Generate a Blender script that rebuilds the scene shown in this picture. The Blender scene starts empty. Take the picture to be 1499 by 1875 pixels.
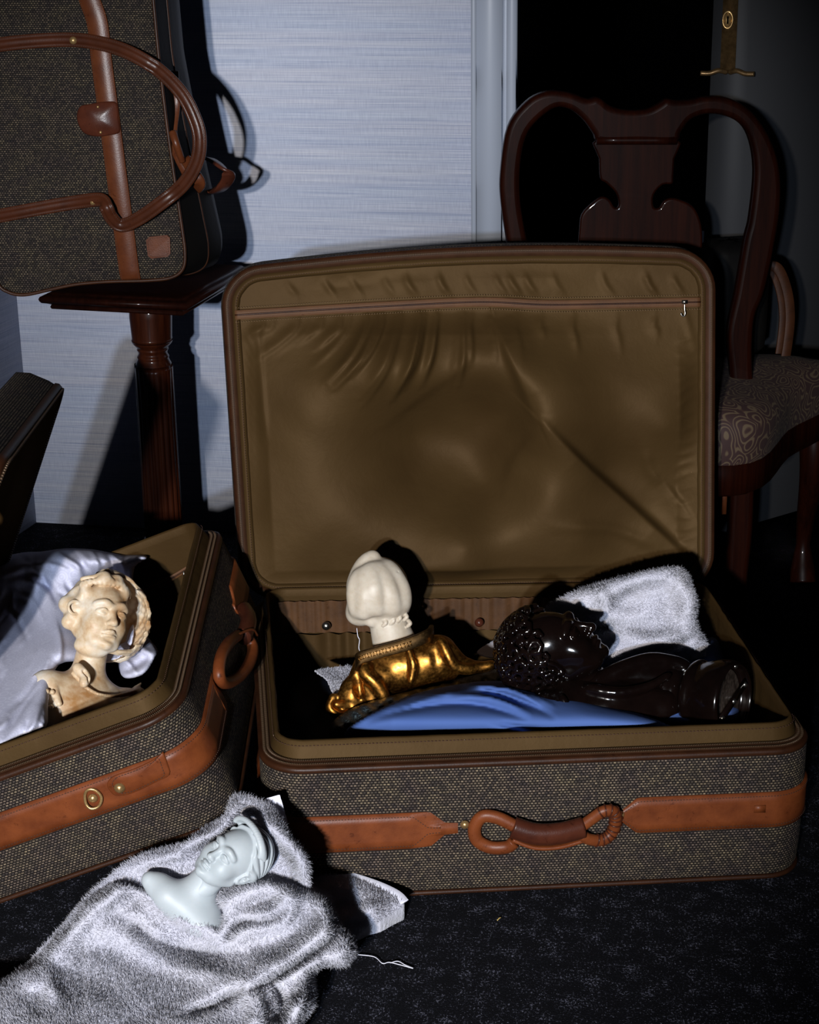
import bpy, math, random
import numpy as np
rng = np.random.default_rng(7); random.seed(7)
scn = bpy.context.scene
COL = scn.collection

# ---------------------------------------------------------------- camera
TH, RO = math.radians(19.5), math.radians(.8)
FPX, CX, CY = 3300., 749.5, 937.5
CAM = np.array([0, 0, 1.337])
fw = np.array([0, math.cos(TH), -math.sin(TH)])
_r0 = np.array([1., 0, 0]); _u0 = np.cross(_r0, fw)
CR = _r0*math.cos(RO) - _u0*math.sin(RO)
CU = _u0*math.cos(RO) + _r0*math.sin(RO)
from mathutils import Matrix, Vector
cd = bpy.data.cameras.new('camera'); cam = bpy.data.objects.new('camera', cd); COL.objects.link(cam)
cd.sensor_fit = 'VERTICAL'; cd.sensor_height = 36; cd.lens = 36*FPX/1875
m = Matrix.Identity(4)
for i in range(3):
    m[i][0], m[i][1], m[i][2], m[i][3] = CR[i], CU[i], -fw[i], CAM[i]
cam.matrix_world = m; cd.clip_start = .05
scn.camera = cam
# ---------------------------------------------------------------- world, lamps, exposure
w = bpy.data.worlds.new('world'); scn.world = w; w.use_nodes = True
w.node_tree.nodes['Background'].inputs[0].default_value = (.55, .65, 1, 1)
w.node_tree.nodes['Background'].inputs[1].default_value = .006
scn.view_settings.view_transform = 'Standard'; scn.view_settings.look = 'None'
scn.view_settings.gamma = 1; scn.view_settings.use_curve_mapping = False
scn.view_settings.exposure = 0
def spot(name, loc, aim, energy, col, ang, blend, rad):
    l = bpy.data.lights.new(name, 'SPOT'); l.energy = energy; l.color = col
    l.spot_size = math.radians(ang); l.spot_blend = blend; l.shadow_soft_size = rad
    o = bpy.data.objects.new(name, l); COL.objects.link(o); o.location = loc
    o.rotation_euler = (Vector(aim)-Vector(loc)).to_track_quat('-Z', 'Y').to_euler()
    return o
spot('warm_lamp', (-.80, -2.2, 1.69), (-.22, 2.7, .42), 930, (1, .93, .84), 27, .75, .045)
spot('cool_lamp', (-.60, -2.2, 1.58), (-.22, 2.7, .42), 750, (.70, .82, 1), 27, .75, .045)

# ---------------------------------------------------------------- projection helpers (a pixel of the frame to a point on a real plane)
def ray(px, py):
    px = np.asarray(px, float)[..., None]; py = np.asarray(py, float)[..., None]
    return fw + CR*(px-CX)/FPX - CU*(py-CY)/FPX
def Pz(px, py, z):
    d = ray(px, py); return CAM + d*((z-CAM[2])/d[..., 2])[..., None]
def Py(px, py, y):
    d = ray(px, py); return CAM + d*((y)/d[..., 1])[..., None]
def Pp(px, py, p0, n):
    d = ray(px, py); n = np.asarray(n, float)
    return CAM + d*(np.dot(np.asarray(p0)-CAM, n)/(d@n))[..., None]
def proj(p):
    v = np.asarray(p)-CAM; z = v@fw
    return np.stack([CX+FPX*(v@CR)/z, CY-FPX*(v@CU)/z, z], -1)
def camvec(a, b, c):
    v = CR*a + CU*b - fw*c; return v/np.linalg.norm(v)
def unit(v): v = np.asarray(v, float); return v/np.maximum(np.linalg.norm(v, axis=-1, keepdims=True), 1e-9)

# ---------------------------------------------------------------- object helpers
def link(o, parent=None):
    COL.objects.link(o)
    if parent is not None: o.parent = parent
    return o
def thing(name, label, cat, loc, group=None):
    o = bpy.data.objects.new(name, None); o.location = [float(q) for q in loc]; o['label'] = label; o['category'] = cat
    o.empty_display_size = .05
    if group: o['group'] = group
    return link(o)
def base_of(parent):
    o = parent; s = np.zeros(3)
    while o is not None: s = s + np.array(o.location); o = o.parent
    return s
def mesh(name, V, F, mat, parent=None, uv=None, smooth=True, label=None, kind=None, cat=None, loc=None, group=None):
    V = np.asarray(V, float)
    if parent is not None: V = V - base_of(parent); L = (0, 0, 0)
    elif loc is not None: V = V - np.asarray(loc); L = loc
    else: L = (0, 0, 0)
    me = bpy.data.meshes.new(name)
    if isinstance(F, np.ndarray):
        k = F.shape[1]; nf = len(F); tri = (F[:, 2] == F[:, 3]) if k == 4 else np.zeros(nf, bool)
        tot = np.where(tri, 3, k).astype(np.int32); keep = np.ones(F.shape, bool)
        if k == 4: keep[tri, 3] = False
        fl = F[keep].astype(np.int32)
        me.vertices.add(len(V)); me.vertices.foreach_set('co', V.astype(np.float32).ravel())
        me.loops.add(len(fl)); me.loops.foreach_set('vertex_index', fl)
        me.polygons.add(nf); me.polygons.foreach_set('loop_start', np.r_[0, np.cumsum(tot)[:-1]].astype(np.int32))
        me.polygons.foreach_set('loop_total', tot)
        me.update(calc_edges=True); me.validate()
    else:
        me.from_pydata([tuple(v) for v in V], [], [tuple(int(i) for i in f) for f in F]); me.update()
    if uv is not None:
        ul = me.uv_layers.new(name='UVMap'); idx = np.zeros(len(me.loops), np.int32); me.loops.foreach_get('vertex_index', idx)
        ul.data.foreach_set('uv', np.asarray(uv, np.float32)[idx].ravel())
    if smooth: me.polygons.foreach_set('use_smooth', np.ones(len(me.polygons), bool))
    me.materials.append(mat)
    o = bpy.data.objects.new(name, me); o.location = [float(q) for q in L]
    link(o, parent)
    if label: o['label'] = label
    if kind: o['kind'] = kind
    if cat: o['category'] = cat
    if group: o['group'] = group
    return o
def grid_faces(nu, nv, closed=False, off=0):
    i, j = np.meshgrid(np.arange(nu if closed else nu-1), np.arange(nv-1), indexing='ij')
    a = i*nv+j; b = ((i+1) % nu)*nv+j
    return np.stack([a, b, b+1, a+1], -1).reshape(-1, 4)+off
def join(parts):
    V = []; F = []; U = []; o = 0
    for p in parts:
        V.append(p[0]); F.append(np.asarray(p[1])+o); o += len(p[0])
        if len(p) > 2: U.append(p[2])
    return (np.concatenate(V), np.concatenate(F)) + ((np.concatenate(U),) if U else ())
def smooth_path(P, n=6, closed=False):
    P = np.asarray(P, float); N = len(P); out = []
    rngi = range(N if closed else N-1)
    for i in rngi:
        if closed: p0, p1, p2, p3 = P[i-1], P[i], P[(i+1) % N], P[(i+2) % N]
        else: p0, p1, p2, p3 = P[max(i-1, 0)], P[i], P[i+1], P[min(i+2, N-1)]
        for t in np.arange(n)/n:
            out.append(.5*((2*p1)+(-p0+p2)*t+(2*p0-5*p1+4*p2-p3)*t*t+(-p0+3*p1-3*p2+p3)*t**3))
    if not closed: out.append(P[-1])
    return np.array(out)
def tangents(P, closed=False):
    if closed: return unit(np.roll(P, -1, 0)-np.roll(P, 1, 0))
    t = np.gradient(P, axis=0); return unit(t)
def sweep(P, sec, up=None, closed=False, scale=None, caps=True):
    """section points sec (k,2) swept along P; up = reference normal (3,) or (n,3)"""
    P = np.asarray(P, float); n = len(P); T = tangents(P, closed)
    if up is None: up = np.array([0, 0, 1.]) if abs(T[0, 2]) < .9 else np.array([0, 1., 0])
    up = np.broadcast_to(np.asarray(up, float), (n, 3))
    A = unit(np.cross(up, T)); B = np.cross(T, A)
    sc = np.ones(n) if scale is None else np.asarray(scale)
    V = P[:, None, :] + (A[:, None, :]*sec[None, :, 0, None] + B[:, None, :]*sec[None, :, 1, None])*sc[:, None, None]
    k = len(sec)
    i, j = np.meshgrid(np.arange(n if closed else n-1), np.arange(k), indexing='ij')
    a = i*k+j; b = i*k+(j+1) % k; c = ((i+1) % n)*k+(j+1) % k; d = ((i+1) % n)*k+j
    F = np.stack([a, b, c, d], -1).reshape(-1, 4)
    V = V.reshape(-1, 3)
    if caps and not closed:
        V = np.concatenate([V, P[:1], P[-1:]]); q = n*k
        jj = np.arange(k)
        F = np.concatenate([F, np.stack([(jj+1) % k, jj, np.full(k, q), np.full(k, q)], -1),
                            np.stack([(n-1)*k+jj, (n-1)*k+(jj+1) % k, np.full(k, q+1), np.full(k, q+1)], -1)])
        # degenerate quads are turned to triangles by validate()
    return V, F
def circ(r, k=10, ry=None):
    a = np.arange(k)/k*2*math.pi; return np.stack([r*np.cos(a), (ry or r)*np.sin(a)], -1)
def rrect(wx, wy, b):
    """flat strip section with softened corners"""
    return np.array([(-wx, -wy+b), (-wx+b, -wy), (wx-b, -wy), (wx, -wy+b), (wx, wy-b), (wx-b, wy), (-wx+b, wy), (-wx, wy-b)])
def box(c, s, ax=None):
    ax = np.eye(3) if ax is None else np.asarray(ax)
    V = np.array([[x, y, z] for x in (-1, 1) for y in (-1, 1) for z in (-1, 1)])*.5*np.asarray(s)
    V = np.asarray(c)+V@ax
    return V, np.array([[0, 1, 3, 2], [4, 6, 7, 5], [0, 4, 5, 1], [2, 3, 7, 6], [0, 2, 6, 4], [1, 5, 7, 3]])
def stitches(P, N, size=(.0022, .0009, .0006), pitch=.0042, lift=.0004):
    """little raised thread dashes along polyline P, with surface normals N"""
    P = np.asarray(P, float); N = np.broadcast_to(np.asarray(N, float), P.shape)
    d = np.r_[0, np.cumsum(np.linalg.norm(np.diff(P, axis=0), axis=1))]
    s = np.arange(pitch*.5, d[-1], pitch)
    if len(s) == 0: return None
    Q = np.stack([np.interp(s, d, P[:, i]) for i in range(3)], -1); M = unit(np.stack([np.interp(s, d, N[:, i]) for i in range(3)], -1))
    Q2 = np.stack([np.interp(s+.001, d, P[:, i]) for i in range(3)], -1); T = Q2-Q; T[-1] = T[-2] if len(T) > 1 else T[-1]; T = unit(T)
    B = unit(np.cross(M, T)); Q = Q+M*lift
    c = np.array([[x, y, z] for x in (-1, 1) for y in (-1, 1) for z in (-1, 1)])*.5*np.array(size)
    V = Q[:, None]+T[:, None]*c[None, :, 0, None]+B[:, None]*c[None, :, 1, None]+M[:, None]*c[None, :, 2, None]
    f = np.array([[0, 1, 3, 2], [4, 6, 7, 5], [0, 4, 5, 1], [2, 3, 7, 6], [0, 2, 6, 4], [1, 5, 7, 3]])
    return V.reshape(-1, 3), (f[None]+np.arange(len(Q))[:, None, None]*8).reshape(-1, 4)
def lathe(prof, n=32, c=(0, 0, 0), ax=None, flute=None):
    """prof (r,h) list around local z; ax rows = local axes"""
    prof = np.asarray(prof, float); a = np.arange(n)/n*2*math.pi
    r = prof[None, :, 0]*np.ones((n, 1))
    if flute is not None: r = r + flute(a[:, None], prof[None, :, 1])
    V = np.stack([r*np.cos(a)[:, None], r*np.sin(a)[:, None], np.broadcast_to(prof[None, :, 1], r.shape)], -1).reshape(-1, 3)
    if ax is not None: V = V@np.asarray(ax)
    return V+np.asarray(c), grid_faces(n, len(prof), True)
def uvsphere(c, r, ax=None, nu=16, nv=10):
    t = np.linspace(0, math.pi, nv); prof = np.stack([np.sin(t), -np.cos(t)], -1)
    V, F = lathe(prof, nu); V = V*np.asarray(r)
    if ax is not None: V = V@np.asarray(ax)
    return V+np.asarray(c), F
def frame(n, hint=(1, 0, 0)):
    n = unit(n); a = unit(np.asarray(hint, float)-n*np.dot(hint, n)); b = np.cross(n, a); return np.array([a, b, n])

# smooth pseudo-noise usable in numpy
_ph = rng.uniform(0, 6.28, (24, 3)); _dr = unit(rng.normal(size=(24, 3)))
def wob(P, f, k=8, s=0):
    P = np.asarray(P, float); o = np.zeros(P.shape[:-1])
    for i in range(k):
        a = (i+s) % 24; o += np.sin((P@_dr[a])*f*(1+.37*(i % 5))+_ph[a, 0])/k**.5
    return o

# ---------------------------------------------------------------- materials
MATS = {}
class NT:
    def __init__(s, name):
        s.m = bpy.data.materials.new(name); s.m.use_nodes = True; s.t = s.m.node_tree
        s.b = s.t.nodes['Principled BSDF']; s.out = s.t.nodes['Material Output']; MATS[name] = s.m
    def n(s, typ, **kw):
        x = s.t.nodes.new(typ)
        for k, v in kw.items():
            if k.startswith('_'): setattr(x, k[1:], v)
            else: x.inputs[k.replace('__', ' ')].default_value = v
        return x
    def l(s, a, b): s.t.links.new(a, b)
    def set(s, **kw):
        for k, v in kw.items(): s.b.inputs[k.replace('_', ' ')].default_value = v
        return s
    def coord(s, kind='Object', scale=(1, 1, 1), rot=(0, 0, 0)):
        c = s.n('ShaderNodeTexCoord'); mp = s.n('ShaderNodeMapping'); mp.inputs['Scale'].default_value = scale
        mp.inputs['Rotation'].default_value = rot; s.l(c.outputs[kind], mp.inputs['Vector']); return mp.outputs[0]
    def noise(s, vec, scale, detail=3, rough=.5):
        x = s.n('ShaderNodeTexNoise'); x.inputs['Scale'].default_value = scale; x.inputs['Detail'].default_value = detail
        x.inputs['Roughness'].default_value = rough; s.l(vec, x.inputs['Vector']); return x.outputs['Fac']
    def ramp(s, fac, stops):
        r = s.n('ShaderNodeValToRGB'); e = r.color_ramp.elements
        while len(e) < len(stops): e.new(.5)
        for q, (p, c) in zip(e, stops):
            q.position = p; q.color = (*c, 1) if len(c) == 3 else c
        s.l(fac, r.inputs[0]); return r.outputs[0]
    def mix(s, fac, a, b, mode='MIX'):
        x = s.n('ShaderNodeMix', _data_type='RGBA', _blend_type=mode)
        for v, i in ((fac, 0), (a, 6), (b, 7)):
            if hasattr(v, 'links') or hasattr(v, 'is_linked'): s.l(v, x.inputs[i])
            else: x.inputs[i].default_value = v if i == 0 else (*v, 1)
        return x.outputs[2]
    def math(s, op, a, b=0.):
        x = s.n('ShaderNodeMath', _operation=op)
        for v, i in ((a, 0), (b, 1)):
            if hasattr(v, 'is_linked'): s.l(v, x.inputs[i])
            else: x.inputs[i].default_value = v
        return x.outputs[0]
    def color(s, c): s.l(c, s.b.inputs['Base Color']); return s
    def bump(s, h, strength=.3, dist=.001):
        x = s.n('ShaderNodeBump'); x.inputs['Strength'].default_value = strength; x.inputs['Distance'].default_value = dist
        s.l(h, x.inputs['Height']); s.l(x.outputs[0], s.b.inputs['Normal']); return s
def plain(name, col, rough=.5, metal=0, **kw):
    s = NT(name); s.set(Base_Color=(*col, 1), Roughness=rough, Metallic=metal, **kw); return s.m

def mat_wallpaper():
    s = NT('wallpaper'); v = s.coord('Object', (1.6, 1, 230)); a = s.noise(v, 1.0, 4, .65)
    v2 = s.coord('Object', (6, 1, 760)); b = s.noise(v2, 1.0, 2, .6)
    v3 = s.coord('Object', (500, 1, 40)); c = s.noise(v3, 1.0, 1)
    v4 = s.coord('Object', (.8, 1, 26)); d = s.noise(v4, 1.0, 2)
    c1 = s.ramp(a, [(.25, (.34, .38, .48)), (.45, (.51, .53, .60)), (.62, (.55, .57, .62)), (.8, (.67, .68, .71))])
    c2 = s.ramp(b, [(.3, (.62, .66, .74)), (.7, (1, 1, 1))])
    c3 = s.ramp(c, [(.3, (.86, .86, .88)), (.7, (1, 1, 1))])
    c4 = s.ramp(d, [(.3, (.86, .90, .97)), (.7, (1, .97, .97))])
    x = s.mix(1., c1, c2, 'MULTIPLY'); x = s.mix(1., x, c3, 'MULTIPLY'); x = s.mix(1., x, c4, 'MULTIPLY')
    s.color(x); s.set(Roughness=.75); s.bump(b, .3, .0008); return s.m
def mat_tweed(name='tweed', g=1.):
    s = NT(name); v = s.coord('UV', (1, 1, 1))
    br = s.n('ShaderNodeTexBrick', _offset=.5, _squash=1.0)
    s.l(v, br.inputs['Vector'])
    for k, q in dict(Scale=1., Mortar__Size=.0015, Mortar__Smooth=.8, Bias=-.1, Brick__Width=.0050, Row__Height=.0037).items():
        br.inputs[k.replace('__', ' ')].default_value = q
    br.inputs['Color1'].default_value = (.30, .24, .165, 1); br.inputs['Color2'].default_value = (.06, .052, .052, 1)
    br.inputs['Mortar'].default_value = (.010, .007, .006, 1)
    n = s.noise(v, 330, 2); c1 = s.ramp(n, [(.3, (.35, .33, .36)), (.7, (1.0, 1.0, 1.0))])
    n2 = s.noise(v, 26, 3); c2 = s.ramp(n2, [(.35, (.80, .74, .82)), (.65, (1.05, 1.02, .9))])
    x = s.mix(1., br.outputs['Color'], c1, 'MULTIPLY'); x = s.mix(1., x, c2, 'MULTIPLY')
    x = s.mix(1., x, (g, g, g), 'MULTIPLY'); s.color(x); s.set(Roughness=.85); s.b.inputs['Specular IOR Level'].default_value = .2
    inv = s.math('SUBTRACT', 1., br.outputs['Fac']); s.bump(inv, .9, .0011); return s.m
def mat_leather(name, c_hi, c_lo, c_dk, rough=.42):
    s = NT(name); v = s.coord('Object'); a = s.noise(v, 28, 4, .6); b = s.noise(v, 420, 2); c = s.noise(v, 75, 5, .75)
    x = s.ramp(a, [(.3, c_lo), (.65, c_hi)])
    y = s.ramp(c, [(.30, c_dk), (.40, (1, 1, 1))]); x = s.mix(.75, x, y, 'MULTIPLY')
    s.color(x); s.set(Roughness=rough); s.b.inputs['Specular IOR Level'].default_value = .22; s.bump(b, .25, .0006); return s.m
def mat_lining(name, c1, c2):
    s = NT(name); v = s.coord('Object'); a = s.noise(v, 6, 3); b = s.noise(v, 55, 4, .6)
    x = s.ramp(a, [(.3, c1), (.7, c2)]); s.color(x)
    s.set(Roughness=.58, Metallic=.24); s.b.inputs['Specular IOR Level'].default_value = .06
    s.bump(b, .25, .0025); return s.m
def mat_wood(name, c1, c2, rough=.22):
    s = NT(name); v = s.coord('Object', (28, 28, 2.2)); a = s.noise(v, 1.6, 6, .7)
    v2 = s.coord('Object', (160, 160, 6)); b = s.noise(v2, 1., 2)
    x = s.ramp(a, [(.3, c1), (.7, c2)]); y = s.ramp(b, [(.3, (.72, .68, .68)), (.6, (1, 1, 1))]); x = s.mix(1., x, y, 'MULTIPLY')
    s.color(x); s.set(Roughness=.4); s.b.inputs['Specular IOR Level'].default_value = .05; s.b.inputs['Coat Weight'].default_value = .22; s.b.inputs['Coat Roughness'].default_value = .05; return s.m
def mat_terry():
    s = NT('terry'); v = s.coord('Object'); a = s.noise(v, 330, 3); b = s.noise(v, 9, 3)
    x = s.ramp(b, [(.3, (.40, .40, .465)), (.7, (.51, .50, .555))]); s.color(x); s.set(Roughness=.9)
    s.b.inputs['Sheen Weight'].default_value = .3; s.b.inputs['Specular IOR Level'].default_value = .1
    s.bump(a, .8, .0022); return s.m
def mat_cotton(name, c1, c2, pattern=False):
    s = NT(name); v = s.coord('Object'); a = s.noise(v, 5, 3); b = s.noise(v, 24, 4, .55); c = s.noise(v, 900, 1)
    x = s.ramp(a, [(.3, c1), (.7, c2)]); s.set(Roughness=.85)
    if pattern:
        vo = s.n('ShaderNodeTexVoronoi'); vo.inputs['Scale'].default_value = 62; vo.inputs['Randomness'].default_value = .35; s.l(v, vo.inputs['Vector'])
        w_ = s.math('SINE', s.math('MULTIPLY', vo.outputs['Distance'], 26.))
        y = s.ramp(w_, [(.2, (.90, .90, .92)), (.7, (1, 1, 1))]); x = s.mix(1., x, y, 'MULTIPLY')
    s.color(x); s.b.inputs['Specular IOR Level'].default_value = .15
    rd = s.n('ShaderNodeTexNoise', _noise_type='RIDGED_MULTIFRACTAL'); rd.inputs['Scale'].default_value = 7; rd.inputs['Detail'].default_value = 3; rd.inputs['Distortion'].default_value = .8; s.l(v, rd.inputs['Vector'])
    s.bump(s.math('ADD', s.math('MULTIPLY', b, .5), s.math('MULTIPLY', rd.outputs['Fac'], .35)), .28, .004); return s.m
def mat_stone(name, c1, c2, c3, rough, sss, sc=22):
    s = NT(name); v = s.coord('Object'); a = s.noise(v, sc, 5, .62); b = s.noise(v, 190, 3)
    x = s.ramp(a, [(.32, c1), (.5, c2), (.68, c3)]); s.color(x); s.set(Roughness=rough)
    s.b.inputs['Subsurface Weight'].default_value = sss; s.b.inputs['Subsurface Radius'].default_value = (.012, .007, .004)
    s.b.inputs['Subsurface Scale'].default_value = 1.; s.bump(b, .12, .0008); return s.m
def mat_metal(name, c1, c2, r1, r2, sc=40, bump=.15):
    s = NT(name); v = s.coord('Object'); a = s.noise(v, sc, 4, .6); b = s.noise(v, sc*7, 2)
    s.color(s.ramp(a, [(.35, c1), (.65, c2)])); s.set(Metallic=1.)
    rr = s.ramp(b, [(.3, (r1,)*3), (.7, (r2,)*3)]); s.l(rr, s.b.inputs['Roughness']); s.bump(a, bump, .0015); return s.m
def mat_carpet():
    s = NT('carpet'); v = s.coord('Object', (1, 1, 1), (0, 0, .12)); 
    v1 = s.coord('Object', (210, 420, 1), (0, 0, .12)); a = s.noise(v1, 1., 2, .6)
    v2 = s.coord('Object', (420, 190, 1), (0, 0, .12)); b = s.noise(v2, 1., 2, .6)
    c = s.noise(v, 38, 3); d = s.noise(v, 600, 2)
    m1 = s.math('MAXIMUM', a, b); k = s.math('ADD', m1, s.math('MULTIPLY', c, .35))
    x = s.ramp(k, [(.76, (.005, .005, .007)), (.82, (.025, .026, .036)), (.90, (.16, .16, .21))]); s.color(x)
    s.set(Roughness=.95); s.b.inputs['Specular IOR Level'].default_value = .1; s.bump(d, 1., .004); return s.m
def mat_paisley():
    s = NT('paisley'); v = s.coord('Object'); n = s.n('ShaderNodeTexNoise'); n.inputs['Scale'].default_value = 9; s.l(v, n.inputs['Vector'])
    vv = s.n('ShaderNodeVectorMath', _operation='ADD'); s.l(v, vv.inputs[0])
    sc = s.n('ShaderNodeVectorMath', _operation='SCALE'); s.l(n.outputs['Color'], sc.inputs[0]); sc.inputs['Scale'].default_value = .12; s.l(sc.outputs[0], vv.inputs[1])
    vo = s.n('ShaderNodeTexVoronoi'); vo.inputs['Scale'].default_value = 22; s.l(vv.outputs[0], vo.inputs['Vector'])
    w_ = s.math('SINE', s.math('MULTIPLY', vo.outputs['Distance'], 38.))
    s.color(s.ramp(w_, [(.1, (.016, .003, .002)), (.5, (.034, .014, .007)), (.8, (.062, .040, .020))])); s.set(Roughness=.8); return s.m
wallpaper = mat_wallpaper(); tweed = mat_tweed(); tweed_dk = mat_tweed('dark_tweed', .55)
leather = mat_leather('tan_leather', (.150, .038, .0105), (.090, .021, .006), (.30, .22, .18))
bag_leather = mat_leather('worn_leather', (.085, .024, .008), (.055, .014, .005), (.4, .3, .3), .34)
leather_dark = mat_leather('brown_leather', (.060, .016, .008), (.035, .009, .005), (.3, .2, .2), .3)
piping_m = mat_leather('piping_leather', (.034, .011, .0038), (.018, .006, .0024), (.5, .4, .4), .45)
lining_m = mat_lining('nylon_lining', (.043, .0235, .0080), (.056, .032, .0112))
tape_m = mat_leather('zipper_tape', (.045, .018, .008), (.03, .012, .005), (.6, .5, .5), .6)
teeth_m = plain('zipper_teeth', (.07, .04, .02), .4, .3)
thread_m = plain('thread', (.12, .07, .03), .8); thread_dk = plain('dark_thread', (.05, .018, .008), .8)
wood = mat_wood('mahogany', (.0035, .0006, .0003), (.013, .0025, .0009))
wood_dk = mat_wood('dark_mahogany', (.006, .0018, .0012), (.014, .0035, .0018))
terry = mat_terry()
lilac = mat_cotton('lilac_cotton', (.48, .49, .62), (.60, .60, .72), True)
white_cotton = mat_cotton('white_cotton', (.62, .62, .72), (.74, .73, .80))
blue = mat_cotton('blue_cotton', (.052, .098, .275), (.068, .122, .32))
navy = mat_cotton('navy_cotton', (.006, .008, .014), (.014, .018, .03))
marble = mat_stone('cream_marble', (.42, .35, .26), (.50, .43, .34), (.56, .50, .41), .5, .12, 30)
alab = mat_stone('alabaster', (.34, .17, .06), (.56, .42, .27), (.68, .62, .53), .50, .20, 22)
alab_dk = mat_stone('rough_alabaster', (.30, .15, .06), (.50, .32, .17), (.64, .47, .30), .5, .1, 60)
porc = mat_stone('porcelain', (.36, .40, .42), (.40, .435, .455), (.43, .465, .485), .5, .08, 12)
bronze = mat_metal('dark_bronze', (.0022, .0011, .0009), (.0045, .0022, .0017), .10, .17, 14, .03)
bronze.node_tree.nodes['Principled BSDF'].inputs['Metallic'].default_value = 0.; bronze.node_tree.nodes['Principled BSDF'].inputs['Specular IOR Level'].default_value = .38
gold = mat_metal('gilt_bronze', (.16, .065, .013), (.50, .23, .045), .30, .48, 34, .25)
brass = mat_metal('brass', (.36, .22, .09), (.55, .36, .15), .25, .4, 60)
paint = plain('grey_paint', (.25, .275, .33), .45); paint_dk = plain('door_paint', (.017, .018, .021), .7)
black_m = plain('unlit_black', (.0006, .0006, .0008), 1., 0, Specular_IOR_Level=0.)  # hall's darkness put into the colour: near-black, no specular
carpet = mat_carpet(); paisley = mat_paisley()
steel = plain('steel', (.35, .33, .30), .3, 1); brass.node_tree.nodes['Principled BSDF'].inputs['Metallic'].default_value = .75
ped_wood = mat_wood('pedestal_mahogany', (.010, .0022, .001), (.034, .008, .0028)); ped_wood.node_tree.nodes['Principled BSDF'].inputs['Coat Weight'].default_value = .5


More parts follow.
